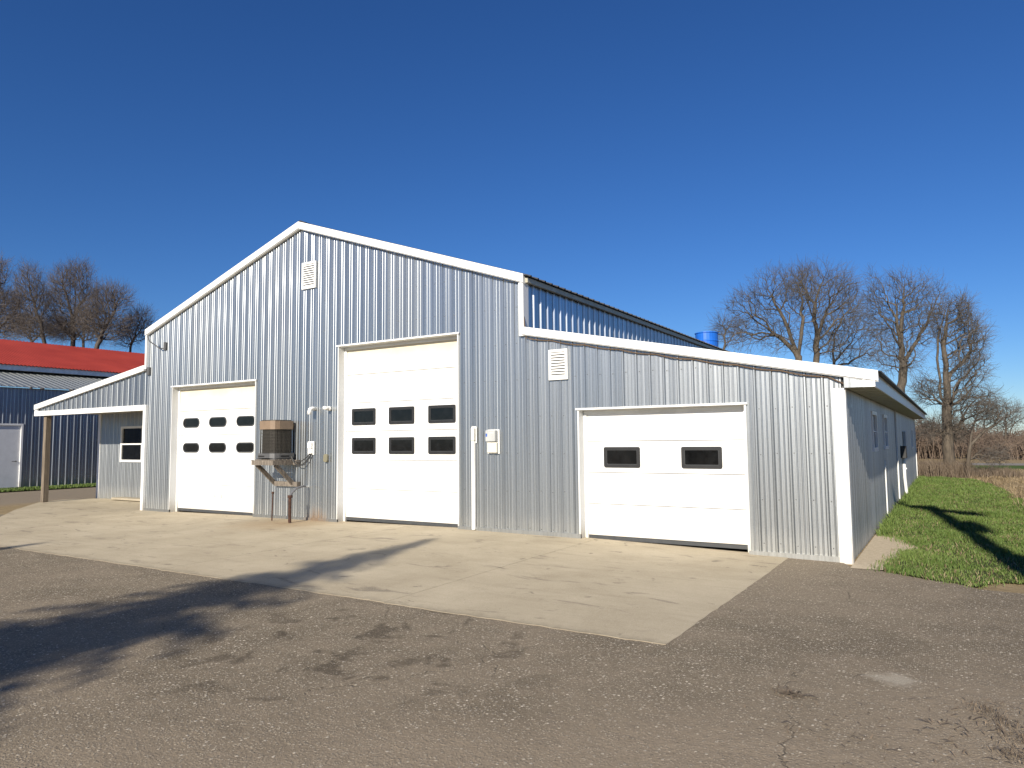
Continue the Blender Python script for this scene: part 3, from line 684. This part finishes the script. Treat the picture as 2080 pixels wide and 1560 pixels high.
sub(rs, MB().box(p[0]-.035, p[0]+.035, -.085, -.02, zg(3.4, -.05)+.0, p[2]-.121), 'riser', M['pvc'], bevel=.012)
# standpipes in front of the wall
z0 = zg(-.8, -.5)+.02
rp = empty('rusty_standpipe', (-.81, -.56, z0), 'short thick rusty standpipe with a grey hose bent to the wall', 'pipe')
sub(rp, MB().tube([(-.81, -.56, z0-.02), (-.81, -.56, z0+.50)], .033, 12), 'pipe', M['rust'])
sub(rp, MB().tube([(-.81, -.56, z0+.485), (-.81, -.56, z0+.535)], .052, 12), 'flange', M['rust'])
pts = [(-.81, -.56, z0+.53), (-.80, -.50, z0+.60), (-.81, -.38, z0+.67), (-.84, -.2, z0+.70), (-.87, -.1, z0+.69)]
sub(rp, MB().tube(pts, .022, 8), 'hose', M['hose']); sub(rp, MB().tube([(-.868, -.11, z0+.691), (-.885, -.0, z0+.675)], .015, 8), 'nipple', M['pvc'])
tp = empty('thin_standpipe', (-1.45, -.48, z0), 'thin dark upright pipe with a small cap', 'pipe')
sub(tp, MB().tube([(-1.45, -.48, z0-.02), (-1.43, -.48, z0+.55)], .014, 8), 'pipe', M['rust']); sub(tp, MB().tube([(-1.43, -.48, z0+.54), (-1.43, -.48, z0+.585)], .028, 8), 'cap', M['rust'])
# blue drum on the roof
dp = S(1436, 705, 4.1); zb_ = zh(4.1)
bd = empty('blue_drum', (4.1, dp[1], zb_), 'bright blue plastic drum standing at the edge of the barn roof', 'drum')
rad = .37; mb = MB(); prof = [(.985, -.1), (.985, .12), (1.03, .14), (1.03, .17), (.985, .19), (.985, .45), (1.04, .47), (1.04, .50)]
ztop = S(1436, 677, 4.1)[2]; sc = (ztop-zb_)/.5
sub(bd, MB().tube([(4.1, dp[1], zb_+h*sc) for r_, h in prof], [rad*r_ for r_, h in prof], 24), 'body', M['blue'], smooth=False)
sub(bd, MB().tube([(4.1, dp[1], ztop-.01), (4.1, dp[1], ztop+.012)], rad*.9, 24), 'lid', M['blue'])

# ------------------------------------------------------------------ red roofed neighbour
NX, NW = -19.9, 3.0
nb = empty('red_roofed_shed', (NX, 6, 0), 'long ribbed metal shed with red roof and grey lean-to', 'shed')
nb.location = (0, 0, 0)
ndoor = (1.05, 2.74, 0.03, 2.40)
siding(nb, lambda u, h, z: (NX+h, u, z), -9, 24, lambda u: -.1, lambda u: 3.86, [ndoor], M['galv_nb'], kind='wide', sheet_w=.78)
a, b, c, d = ndoor
dm = MB().box(NX-.05, NX-.01, a, b, c, d).build('door', simple('shed_door_paint', (.62, .63, .64), .5, 0, .05), nb)
mb = MB(); mb.tube([(NX-.01, b-.14, 1.02), (NX+.05, b-.14, 1.02)], .02, 8); mb.tube([(NX+.045, b-.15, 1.02), (NX+.045, b-.28, 1.02)], .012, 8); mb.build('handle', M['steel'], dm)
mb = MB(); mb.box(NX-.03, NX+.035, a-.07, a, c, d+.07); mb.box(NX-.03, NX+.035, b, b+.07, c, d+.07); mb.box(NX-.03, NX+.035, a, b, d, d+.07); mb.build('door_frame', M['white_trim'], nb)
slope_roof('lean_to_roof', NX-NW, 4.74, NX+.32, 3.88, -9.2, 24.2, M['galv_roof'], nb, 'wide')
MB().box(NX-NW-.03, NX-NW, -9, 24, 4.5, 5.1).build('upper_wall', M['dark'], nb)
MB().box(NX-NW+.3, NX-NW+.34, -9.2, 24.2, 4.79, 5.0).build('fascia', simple('pale_fascia', (.66, .68, .70), .5), nb)
MB().box(NX-NW, NX-NW+.3, -9.2, 24.2, 4.79, 4.80).build('eave_soffit', M['soffit'], nb)
slope_roof('red_roof', NX-NW-5.0, 6.72, NX-NW+.40, 4.99, -9.3, 24.3, M['red'], nb, 'corr')
slope_roof('red_roof', NX-NW-5.0, 6.72, NX-NW-10.4, 4.99, -9.3, 24.3, M['red'], nb, 'corr')
mb = MB(); mb.prism([(NX, -.1), (NX, 3.85), (NX-NW, 4.6), (NX-NW, 5.0), (NX-NW-5, 6.65), (NX-NW-10, 5.0), (NX-NW-10, -.1)], 'y', 23.97, 24.0)
mb.prism([(NX, -.1), (NX, 3.85), (NX-NW, 4.6), (NX-NW, 5.0), (NX-NW-5, 6.65), (NX-NW-10, 5.0), (NX-NW-10, -.1)], 'y', -9.0, -8.97)
mb.build('end_wall', M['galv_nb'], nb)

# ------------------------------------------------------------------ bare trees
def grow(skel, attract, bf=.45):
    """skel: list of polylines (first starts at the base; later ones start near an earlier one).
    Points are joined to the growing tree one by one by least distance plus path length."""
    P, par, pl = [], [], []
    for li, line in enumerate(skel):
        line = [np.array(q, float) for q in line]
        if li == 0: P.append(line[0]); par.append(-1); pl.append(0.); cur = 0
        else: cur = int(np.argmin([np.sum((q-line[0])**2) for q in P]))
        prev = P[cur]
        for a, b in zip([prev]+line[1:-1] if li else line[:-1], line[1:]):
            n = max(1, int(np.linalg.norm(b-a)/.35))
            for i in range(1, n+1):
                q = a+(b-a)*i/n+rng.normal(0, .035, 3)*(i < n); P.append(q); par.append(cur); pl.append(pl[cur]+np.linalg.norm(q-P[cur])); cur = len(P)-1
    ns = len(P)
    A = np.asarray(attract); N = len(A); pos = np.zeros((ns+N, 3)); pos[:ns] = P
    pl = np.array(pl+[0.]*N); par = np.array(par+[-1]*N)
    D = np.linalg.norm(A[:, None]-pos[None, :ns], axis=2)+bf*pl[None, :ns]
    best = D.argmin(1); cost = D.min(1); done = np.zeros(N, bool); k = ns
    for _ in range(N):
        c = np.where(done, 1e9, cost); j = int(c.argmin()); done[j] = True
        pos[k] = A[j]; par[k] = best[j]; pl[k] = pl[best[j]]+np.linalg.norm(A[j]-pos[best[j]])
        d = np.linalg.norm(A-A[j], axis=1)+bf*pl[k]; up = d < cost; cost[up] = d[up]; best[up] = k; k += 1
    for _ in range(2):   # relax the zigzag
        s = np.zeros_like(pos); cn = np.zeros(k)
        np.add.at(s, par[1:], pos[1:]); np.add.at(cn, par[1:], 1)
        ok = (cn > 0) & (np.arange(k) >= ns)
        pos[ok] = .5*pos[ok]+.25*pos[par[ok]]+.25*s[ok]/cn[ok, None]
    return pos, par
def tubes(chains, radii):
    VV, FF, b = [], [], 0
    for ch, rd in zip(chains, radii):
        n = 3 if rd[0] < .022 else (5 if rd[0] < .07 else 9)
        p = np.array(ch); t = np.gradient(p, axis=0); t /= np.linalg.norm(t, axis=1)[:, None]+1e-9
        ref = np.where(np.abs(t[:, 2:3]) < .9, np.array([[0, 0, 1.]]), np.array([[1., 0, 0]])) if False else np.tile([[.31, .87, .38]], (len(p), 1))
        nx = np.cross(t, ref); nx /= np.linalg.norm(nx, axis=1)[:, None]+1e-9; ny = np.cross(t, nx)
        an = 2*np.pi*np.arange(n)/n
        rg = p[:, None]+np.array(rd)[:, None, None]*(np.cos(an)[None, :, None]*nx[:, None]+np.sin(an)[None, :, None]*ny[:, None])
        VV.append(rg.reshape(-1, 3)); i = np.arange(len(p)-1)[:, None]*n; kk = np.arange(n)[None]
        FF.append(np.stack([i+kk, i+(kk+1) % n, i+n+(kk+1) % n, i+n+kk], -1).reshape(-1, 4)+b); b += len(p)*n
    return np.concatenate(VV), np.concatenate(FF)
def bare_tree(name, skel, attract, root_r, label, group, mats=('bark', 'twig'), bf=.22, twigs=1.9, tl=(.4, 1.05), tr=.0056, droop=0., cat='tree'):
    pos, par = grow(skel, attract, bf); n = len(pos)
    leaf = np.zeros(n); nch = np.zeros(n, int); np.add.at(nch, par[1:], 1); leaf[nch == 0] = 1
    order = np.arange(n)[::-1]
    depth_sorted = order   # children always come after parents
    for i in depth_sorted:
        if par[i] >= 0: leaf[par[i]] += leaf[i]
    e = math.log(root_r/.0095)/math.log(max(leaf[0], 2)); rad = .0095*leaf**e
    kids = [[] for _ in range(n)]
    for i in range(1, n): kids[par[i]].append(i)
    thick, tkr, thin, thr = [], [], [], []
    stack = [(0, None)]
    while stack:
        i, start = stack.pop(); ch = [pos[start]] if start is not None else []; rd = [rad[i]*1.02] if start is not None else []
        while True:
            ch.append(pos[i]); rd.append(rad[i])
            if not kids[i]: break
            ks = sorted(kids[i], key=lambda q: -leaf[q]); stack += [(q, i) for q in ks[1:]]; i = ks[0]
        if len(ch) < 2: continue
        rd[-1] *= .6
        if start is None: rd[0] *= 1.35
        (thick if rd[0] > .026 else thin).append(ch); (tkr if rd[0] > .026 else thr).append(rd)
    # terminal twigs
    cen = np.mean(attract, axis=0); idx = np.where(leaf <= 5)[0]; idx = idx[idx > 0]
    for i in idx:
        d0 = pos[i]-pos[par[i]]; d0 /= np.linalg.norm(d0)+1e-9
        ou = pos[i]-cen; ou /= np.linalg.norm(ou)+1e-9
        for _ in range(int(twigs+random.random())):
            d = d0*.9+ou*.35+rng.normal(0, .5, 3)+np.array([0, 0, .22-droop]); d /= np.linalg.norm(d)
            L = random.uniform(*tl); m_ = pos[i]+d*L*.5+rng.normal(0, .04, 3); d2 = d+rng.normal(0, .28, 3)+np.array([0, 0, .12-droop*.6]); d2 /= np.linalg.norm(d2)
            e_ = m_+d2*L*.5
            thin.append([pos[i], m_, e_]); thr.append([tr*1.15, tr*.85, tr*.35])
            if random.random() < .6:
                d3 = d+rng.normal(0, .6, 3); d3 /= np.linalg.norm(d3); thin.append([m_, m_+d3*L*.45]); thr.append([tr*.8, tr*.35])
    t_ = empty(name, tuple(pos[0]), label, 'tree' if cat is None else cat, group); t_.location = (0, 0, 0)
    V1, F1 = tubes(thick, tkr); raw('trunk', V1, F1, M[mats[0]], t_, True)
    V2, F2 = tubes(thin, thr); raw('crown', V2, F2, M[mats[1]], t_)
    return t_
def blob(ells, n, depth, dspread):
    """points in ellipsoids whose outline is given in photo pixels at one distance"""
    area = np.array([e[2]*e[3] for e in ells], float); area /= area.sum(); o = []
    for e, k in zip(ells, rng.multinomial(n, area)):
        v = rng.normal(size=(k, 3)); v /= np.linalg.norm(v, axis=1)[:, None]; v *= (rng.random(k)**.42)[:, None]
        for a, b, c in v: o.append(DP(e[0]+a*e[2], e[1]+b*e[3], depth+c*dspread*e[2]/FPX*depth))
    return o
def skel_px(lines, depth, sc, ox, oy, wig=.5):
    o = []
    for li, l in enumerate(lines):
        dd = 0 if li == 0 else random.uniform(-wig, wig)*2
        o.append([DP(ox+x/sc, oy+y/sc, depth+dd*i/(len(l)-1)*2) for i, (x, y) in enumerate(l)])
    return o
def base_line(px, depth):   # foot of a trunk whose base is hidden: straight down to the ground
    q = DP(px[0], px[1], depth); return np.array([q[0], q[1], -.05])
def px_tree(name, lines, ells, n, depth, root_r, label, group, sc, ox, oy, hidden=True, **kw):
    sk = skel_px(lines, depth, sc, ox, oy)
    if hidden: sk[0] = [base_line((ox+lines[0][0][0]/sc, oy+lines[0][0][1]/sc), depth)]+sk[0]
    wd = kw.pop('wide', 1.0); ee = [(ox+a/sc, oy+b/sc, c/sc*wd, d/sc) for a, b, c, d in ells]
    at = [q for q in blob(ee, n, depth, kw.pop('dsp', .8)) if q[2] > .4]
    return bare_tree(name, sk, at, root_r, label, group, **kw)
GR = 'bare trees behind the barn'
R7 = dict(sc=3.0588, ox=1400, oy=500)
px_tree('bare_oak', [[(690, 760), (680, 690), (640, 590), (600, 480), (560, 400), (520, 330)], [(680, 690), (600, 600), (500, 520), (390, 445), (300, 350)], [(690, 700), (690, 600), (705, 480), (725, 390)], [(640, 590), (540, 560), (430, 560), (330, 520)]],
        [(410, 420, 200, 180), (560, 290, 180, 160), (700, 330, 140, 190), (330, 560, 140, 90), (560, 560, 160, 110)], 1500, 44, .21, 'tall bare oak with a long limb sweeping towards the blue drum', GR, **R7)
px_tree('bare_oak', [[(795, 800), (790, 700), (795, 560), (780, 420), (790, 320), (840, 190)], [(795, 560), (850, 400), (930, 290), (990, 200)], [(780, 440), (730, 330), (690, 200)], [(795, 600), (900, 490), (1010, 420)]],
        [(790, 240, 150, 140), (930, 270, 120, 130), (880, 430, 190, 150), (690, 230, 110, 120), (1000, 330, 100, 150), (860, 600, 170, 100)], 1500, 47, .20, 'tallest bare oak with a straight central trunk above the barn eave', GR, **R7)
px_tree('bare_tree', [[(900, 800), (895, 690), (900, 560), (960, 430)], [(1020, 740), (1010, 600), (1040, 450)], [(900, 640), (850, 540), (830, 440)]],
        [(930, 520, 140, 160), (1050, 480, 130, 170), (1150, 600, 110, 130), (1010, 680, 170, 90)], 1200, 53, .12, 'thin multi-stemmed bare tree crowded between the oaks and the forked tree', GR, **R7)
px_tree('bare_maple', [[(1310, 960), (1312, 880), (1330, 760), (1315, 600), (1325, 420), (1335, 260)], [(1315, 650), (1235, 490), (1165, 385), (1130, 270)], [(1330, 740), (1400, 610), (1480, 480), (1560, 260)], [(1315, 640), (1290, 480), (1280, 330)], [(1330, 780), (1420, 720), (1520, 640)]],
        [(1160, 310, 75, 150), (1320, 300, 110, 150), (1480, 330, 120, 150), (1400, 500, 180, 160), (1200, 480, 110, 130), (1300, 700, 170, 110)], 1650, 42, .24, 'bare tree with upright forked limbs rising beside the eave corner', GR, **R7)
px_tree('bare_pin_oak', [[(1625, 1432), (1605, 1250), (1600, 1000), (1592, 800), (1590, 560), (1610, 380)], [(1600, 1010), (1555, 880), (1540, 700), (1555, 520), (1590, 400)], [(1600, 1000), (1720, 930), (1860, 930)], [(1595, 850), (1720, 760), (1850, 700)], [(1592, 700), (1720, 600), (1840, 590)]],
        [(1680, 420, 110, 110), (1730, 560, 130, 120), (1720, 750, 150, 130), (1740, 950, 190, 110), (1560, 500, 70, 130), (1500, 900, 110, 100), (1500, 1130, 90, 70), (1640, 1130, 110, 100)], 1900, 30.5, .23,
        'dark pin oak with drooping twiggy side branches at the lawn end', GR, hidden=False, bf=.25, droop=.2, tl=(.35, .8), tr=.005, twigs=2.4, **R7)
px_tree('leaning_sapling', [[(1738, 1445), (1735, 1330), (1745, 1240), (1800, 1180), (1900, 1110), (2010, 1040)], [(1745, 1250), (1770, 1100), (1800, 1000)], [(1740, 1310), (1850, 1290), (1980, 1310)], [(1738, 1400), (1800, 1400), (1900, 1440)]],
        [(1930, 1050, 120, 90), (1840, 1060, 110, 100), (1880, 1300, 120, 60)], 550, 29, .075, 'low bare tree leaning away from the pin oak over dry grass', GR, hidden=False, tl=(.25, .6), tr=.005, **R7)
px_tree('bare_tree', [[(215, 760), (215, 640), (228, 530), (190, 440)], [(215, 650), (270, 560), (290, 480)]], [(200, 500, 50, 80), (260, 530, 90, 90)], 260, 50, .08, 'slender bare tree just behind the blue drum', GR, **R7)
px_tree('bare_tree', [[(1965, 1330), (1962, 1230), (1970, 1120), (1960, 1040)], [(1965, 1200), (2020, 1100), (2050, 1030)]], [(1960, 1080, 70, 80), (2040, 1060, 60, 80)], 260, 58, .09, 'far slim bare tree by the distant road', GR, **R7)
GL = 'bare trees behind the red roof'; RL = dict(sc=5.2, ox=0, oy=500, mats=('bark_l', 'twig_l'), twigs=2.0, tr=.0055, wide=1.22, dsp=1.0, droop=-.25)
px_tree('bare_tree', [[(470, 1100), (460, 980), (435, 820), (370, 640), (310, 440), (290, 280)], [(440, 830), (330, 760), (210, 640)], [(400, 700), (460, 560), (470, 430)]], [(310, 400, 130, 190), (250, 600, 160, 150), (430, 620, 110, 190), (330, 860, 190, 150)], 1450, 50, .13, 'bare tree with a leaning trunk and broom-like top behind the red roof', GL, **RL)
px_tree('bare_tree', [[(772, 1150), (772, 1000), (768, 780), (720, 580), (650, 360), (620, 260)], [(770, 770), (840, 620), (960, 470), (1060, 370)], [(765, 760), (800, 560), (800, 330)], [(700, 1000), (640, 820), (540, 690)]], [(640, 400, 110, 170), (820, 340, 140, 160), (900, 560, 150, 160), (650, 640, 160, 180), (740, 860, 200, 160)], 1900, 48, .15, 'tallest bare tree with a dark forked trunk behind the red roof', GL, **RL)
px_tree('bare_tree', [[(1010, 1150), (1030, 1040), (1095, 880), (1190, 730), (1310, 510)], [(1095, 870), (1110, 700), (1130, 500)]], [(1230, 570, 130, 150), (1090, 600, 130, 180), (1150, 830, 200, 180), (960, 760, 150, 170)], 1500, 47, .15, 'bare tree with its trunk leaning towards the barn gable', GL, **RL)
px_tree('bare_tree', [[(1370, 1200), (1380, 1060), (1430, 940), (1500, 740)], [(1480, 1080), (1480, 900), (1540, 760)]], [(1480, 800, 110, 150), (1390, 900, 110, 160), (1560, 900, 100, 140), (1330, 960, 140, 120)], 950, 52, .08, 'slight bare tree half hidden by the barn gable', GL, **RL)
px_tree('bare_tree', [[(-120, 1150), (-60, 930), (60, 800), (170, 660), (250, 540)], [(-60, 930), (-60, 700), (-20, 400), (0, 200)]], [(-20, 320, 110, 180), (80, 620, 150, 170), (-80, 600, 120, 200), (60, 850, 170, 150)], 1350, 45, .15, 'bare tree reaching out from the far end of the red roof', GL, **RL)
px_tree('bare_tree', [[(350, 1150), (340, 1010), (240, 850), (130, 740)], [(340, 1010), (310, 800), (300, 620)]], [(200, 800, 170, 130), (330, 850, 150, 140), (520, 860, 140, 130)], 1000, 55, .10, 'low spreading bare tree low behind the red ridge', GL, **RL)
px_tree('bare_tree', [[(880, 1150), (880, 1000), (890, 850), (940, 700)], [(880, 1000), (820, 900), (760, 800)]], [(900, 780, 130, 150), (760, 880, 140, 110), (1010, 930, 120, 110), (620, 900, 110, 100)], 1200, 56, .10, 'olive-tinged twiggy tree in the middle of the row behind the red roof', GL, **RL)

# ------------------------------------------------------------------ spruces and pole that stand behind the viewer (they cast the shadows)
def spruce(tip_shadow, height, spread, label):
    L = height/math.tan(SUN_EL); bx_, by_ = tip_shadow[0]+math.sin(SUN_AZ)*L, tip_shadow[1]-math.cos(SUN_AZ)*L
    t_ = empty('spruce_tree', (bx_, by_, 0), label, 'tree', 'spruces at the edge of the lot')
    mb = MB(); mb.tube([(bx_, by_, -.1), (bx_, by_, height*.5), (bx_, by_, height)], [.2, .11, .012], 9); sub(t_, mb, 'trunk', M['bark'])
    V, Fc = [], []; z = height-.15
    while z > .7:
        rad = spread*(height-z)**.92
        for k in range(random.randint(7, 9)):
            a = random.uniform(0, 6.283); L = rad*random.uniform(.40, 1.30); d = np.array([math.cos(a), math.sin(a), 0]); sd_ = np.array([-math.sin(a), math.cos(a), 0])
            n = max(3, int(L/.13)); o = np.array([bx_, by_, z])
            for i in range(n):
                f = (i+.5)/n; c = o+d*L*f+np.array([0, 0, -.28*L*f*f+.06*L*f])
                w = (.34*L*(1-f)**.7+.07)*random.uniform(.5, 1.1)
                for s_ in (-1, 1):
                    e = c+s_*sd_*w+d*w*.7+np.array([0, 0, random.uniform(-.12, .02)]); b = len(V)
                    V.extend([c-d*.045, c+d*.045, e]); Fc.append((b, b+1, b+2))
                    b = len(V); q = e+np.array([0, 0, -.05]); V.extend([c+np.array([0, 0, .04]), c-np.array([0, 0, .05]), q]); Fc.append((b, b+1, b+2))
        z -= .17+.012*(height-z)
    o = raw('crown', np.array(V)-np.array([bx_, by_, 0]), Fc, M['needles'], t_)
spruce((3.42, -1.0), 9.5, .46, 'tall spruce whose pointed shadow falls across the concrete apron')
spruce((-2.3, -4.3), 8.5, .33, 'shorter spruce standing further along the lot edge')
# utility pole
top_s = np.array([10.33, 8.75]); PH = 9.2; L = PH/math.tan(SUN_EL); px_, py_ = top_s[0]+math.sin(SUN_AZ)*L, top_s[1]-math.cos(SUN_AZ)*L
up = empty('utility_pole', (px_, py_, 0), 'brown timber utility pole with crossarm and transformer', 'utility pole')
sub(up, MB().tube([(px_, py_, -.1), (px_, py_, PH*.5), (px_, py_, PH+.05)], [.19, .17, .15], 12), 'pole', M['post'])
sub(up, MB().bar((px_-.88, py_+.88, PH-.25), (px_+.88, py_-.88, PH-.25), .20, .22), 'crossarm', M['post'])
for f in (-.95, -.5, .5, .95): sub(up, MB().tube([(px_+f*.85, py_-f*.85, PH-.18), (px_+f*.85, py_-f*.85, PH-.02)], [.05, .035], 8), 'insulator', M['grey_box'])
zt = PH-2.15; sub(up, MB().tube([(px_+.30, py_-.1, zt), (px_+.30, py_-.1, zt+.75)], .13, 14), 'transformer', M['grey_box'])
sub(up, MB().box(px_+.12, px_+.42, py_-.2, py_+.1, PH-4.2, PH-3.5), 'equipment_box', M['grey_box'])

# ------------------------------------------------------------------ grass, weeds, thicket, litter
from mathutils.geometry import intersect_point_line
def inside(P, poly):
    x, y = P[:, 0], P[:, 1]; r = np.zeros(len(P), bool); n = len(poly)
    for i in range(n):
        (x0, y0), (x1, y1) = poly[i], poly[(i+1) % n]
        c = ((y0 > y) != (y1 > y)) & (x < (x1-x0)*(y-y0)/(y1-y0+1e-12)+x0); r ^= c
    return r
def blades(name, P, h, w, lean, mat, label, cat, off=-.012):
    n = len(P); z = np.array([zg(x, y) for x, y in P])+off; b = np.column_stack([P, z])
    a = rng.random(n)*6.283; sx = np.column_stack([np.cos(a), np.sin(a), np.zeros(n)])*w[:, None]/2
    la = rng.random(n)*6.283; ln = (lean*rng.random(n)*h)[:, None]*np.column_stack([np.cos(la), np.sin(la), np.zeros(n)])
    up_ = np.zeros((n, 3)); up_[:, 2] = h
    V = np.stack([b-sx, b+sx, b-sx*.75+up_*.55+ln*.35, b+sx*.75+up_*.55+ln*.35, b+up_*(1-.25*lean)+ln], 1).reshape(-1, 3)
    i = np.arange(n)[:, None]*5
    Fc = np.concatenate([i+np.array([[0, 1, 3]]), i+np.array([[0, 3, 2]]), i+np.array([[2, 3, 4]])])
    o = raw(name, V, Fc, mat); return tag(o, label, cat, kind='stuff')
def scatter(poly, n):
    xs = [q[0] for q in poly]; ys = [q[1] for q in poly]
    P = np.column_stack([rng.uniform(min(xs), max(xs), n), rng.uniform(min(ys), max(ys), n)]); return P[inside(P, poly)]
n1 = [(x, y) for x, y in lawn_poly]
Pn = scatter(n1, 150000); keep = rng.random(len(Pn)) < np.clip(7/np.maximum(Pn[:, 1]+3.5, 1), .12, 1); Pn = Pn[keep]+rng.normal(0, .035, (int(keep.sum()), 2)); Pn = Pn[Pn[:, 0] > 9.62]
pat = np.sin(Pn[:, 0]*5.3+2*np.sin(Pn[:, 1]*1.9))*np.sin(Pn[:, 1]*3.7+np.sin(Pn[:, 0]*2.1)); Pn = Pn[(rng.random(len(Pn)) < .80+.45*pat)]
fr = []
for (xa, ya), (xb, yb) in zip(lawn_poly, lawn_poly[1:]+lawn_poly[:1]):
    if max(ya, yb) < 3.6:
        for _ in range(int(math.dist((xa, ya), (xb, yb))*170)):
            f_ = random.random(); fr.append((xa+(xb-xa)*f_+random.gauss(0, .075), ya+(yb-ya)*f_+random.gauss(0, .075)))
fr = np.array(fr); fr = fr[fr[:, 0] > 9.64]; Pn = np.concatenate([Pn, fr])
far = np.clip((Pn[:, 1]+2)/20, 0, 1)
clump = .65+.5*np.sin(Pn[:, 0]*3.1+1.3*np.sin(Pn[:, 1]*1.7))*np.sin(Pn[:, 1]*2.3)
blades('grass', Pn, (rng.uniform(.05, .13, len(Pn)))*np.clip(clump, .45, 1.3), .007+.012*far, .9, M['grass'], 'green spring grass along the side of the barn', 'grass')
Pdd = Pn[rng.random(len(Pn)) < .10]+rng.normal(0, .03, (1, 2)); Pdd = Pdd[Pdd[:, 0] > 9.63]
blades('dead_blades', Pdd, rng.uniform(.03, .11, len(Pdd)), np.full(len(Pdd), .009), 1.8, M['drygrass'], 'straw-coloured dead blades mixed through the green lawn', 'dead grass')
Ps = scatter([(-19.8, -6), (-18.7, -6), (-18.5, 4), (-18.9, 14), (-19.8, 14)], 22000)
blades('grass', Ps, rng.uniform(.05, .14, len(Ps)), np.full(len(Ps), .02), .9, M['grass'], 'strip of green grass along the foot of the red roofed shed', 'grass')
# edge weeds at the wall foot and gravel rim
Pw = np.column_stack([9.66+np.abs(rng.normal(0, .10, 3000)), rng.uniform(3.0, 22, 3000)])
blades('wall_weeds', Pw, rng.uniform(.06, .26, 3000), np.full(3000, .012), 1.1, M['grass'], 'ragged taller grass tufts against the barn side wall', 'grass')
# dry grass field right of the lawn
Pd = np.column_stack([rng.uniform(11.4, 19, 60000), rng.uniform(3, 30, 60000)]); Pd = Pd[~inside(Pd, lawn_poly) & (Pd[:, 0] > 11.0+.06*(22-Pd[:, 1]).clip(0))]
dens = np.sin(Pd[:, 0]*1.9+np.sin(Pd[:, 1]*.9))*np.sin(Pd[:, 1]*1.1); Pd = Pd[rng.random(len(Pd)) < .55+.4*dens]
blades('dry_grass', Pd, rng.uniform(.06, .20, len(Pd)), np.full(len(Pd), .014), 1.7, M['drygrass'], 'matted straw-coloured dry grass of the field beside the lawn', 'dry grass')
tx = [(12.5, 7.6), (12.6, 8.6), (12.55, 10.2), (12.5, 12.5)]
Pt = np.concatenate([np.array(c)+rng.normal(0, .22, (220, 2)) for c in tx])
blades('straw_tufts', Pt, rng.uniform(.12, .42, len(Pt)), np.full(len(Pt), .012), 1.6, M['drygrass'], 'tall bent straw tufts at the rim of the lawn', 'dry grass')
# dead stalks behind the lawn
Pk = np.column_stack([rng.uniform(7.5, 14.5, 9000), rng.normal(25.0, 1.3, 9000)]); Pk = Pk[(Pk[:, 1] > 23.2) & (Pk[:, 0]+.25*(Pk[:, 1]-23) < 13.5)]
hk = rng.uniform(.25, .95, len(Pk))*np.where(Pk[:, 0] > 11.5, .55, 1)
blades('dead_stalks', Pk, hk, np.full(len(Pk), .015), .7, M['stalk'], 'brown dead weed stalks standing behind the barn end', 'weeds')
# far thicket: many bushes joined
tmpl = []
for k in range(10):
    ch, rd = [], []
    for s_ in range(13):
        a = random.uniform(0, 6.283); q = np.array([random.uniform(-.5, .5), random.uniform(-.5, .5), 0.]); hgt = random.uniform(.55, 1.0)
        d = np.array([math.cos(a)*.35, math.sin(a)*.35, 1.]); p1 = q+d*hgt*.5; p2 = p1+(d+rng.normal(0, .2, 3))*hgt*.5; ch.append([q, p1, p2]); rd.append([.021, .015, .006])
        for j in range(8):
            f = random.uniform(.25, 1); c = q+(p2-q)*f; e = c+np.array([random.gauss(0, .35), random.gauss(0, .35), random.uniform(.0, .4)])*.55
            ch.append([c, e]); rd.append([.011, .006])
    tmpl.append(tubes(ch, rd))
VV, FF, b = [], [], 0
for i in range(1100):
    v, f = tmpl[i % 10]; x = random.uniform(-14, 75); y = 48+random.random()**1.3*34+max(0, x-20)*.15
    s_ = random.uniform(1.5, 2.7)*(1+.25*math.sin(x*.25)+(y-48)*.016); a = random.uniform(0, 6.283); c, sn = math.cos(a), math.sin(a)
    w = v*np.array([1.6, 1.6, s_*.85])
    VV.append(np.column_stack([w[:, 0]*c-w[:, 1]*sn+x, w[:, 0]*sn+w[:, 1]*c+y, w[:, 2]-.05])); FF.append(f+b); b += len(v)
tag(raw('far_thicket', np.concatenate(VV), np.concatenate(FF), M['thicket']), 'brown leafless thicket beyond the distant road', 'thicket', kind='stuff')
# litter and straw on the dirt
def litter(name, cx, cy, sx_, sy_, n, ln, label, mat='litter'):
    V, Fc = [], []
    for i in range(n):
        x, y = random.gauss(cx, sx_), random.gauss(cy, sy_); a = random.uniform(0, 6.283); L = random.uniform(.3, 1)*ln; w = random.uniform(.002, .005); z = zg(x, y)-.01
        d = np.array([math.cos(a), math.sin(a), 0])*L/2; s_ = np.array([-math.sin(a), math.cos(a), 0])*w; k = random.uniform(.0, .012); p = np.array([x, y, z+.004]); b = len(V)
        V.extend([p-d-s_, p-d+s_, p+s_+np.array([0, 0, k+.004]), p-s_+np.array([0, 0, k+.004]), p+d+s_*.4+np.array([0, 0, random.uniform(0, .012)])]); Fc += [(b, b+1, b+2), (b, b+2, b+3), (b+3, b+2, b+4)]
    return tag(raw(name, V, Fc, M[mat]), label, 'litter', kind='stuff')
litter('straw_litter', 10.95, -5.75, .2, .3, 150, .09, 'dead grass litter matted on the dirt by the lot edge')
litter('straw_litter', 10.35, -6.25, .36, .22, 70, .06, 'thin scatter of dead stems on bare dirt')
litter('twig_clump', 9.85, -5.74, .05, .04, 60, .10, 'small dark clump of twigs lying on the asphalt')
Pq = np.concatenate([np.array(c)+rng.normal(0, .06, (120, 2)) for c in ((10.98, -5.65), (11.05, -5.85), (11.0, -6.1), (10.9, -5.45))])
blades('dead_tufts', Pq, rng.uniform(.015, .045, len(Pq)), np.full(len(Pq), .003), 2.2, M['litter'], 'small withered grass tufts sprouting from the dirt', 'weeds', 0)
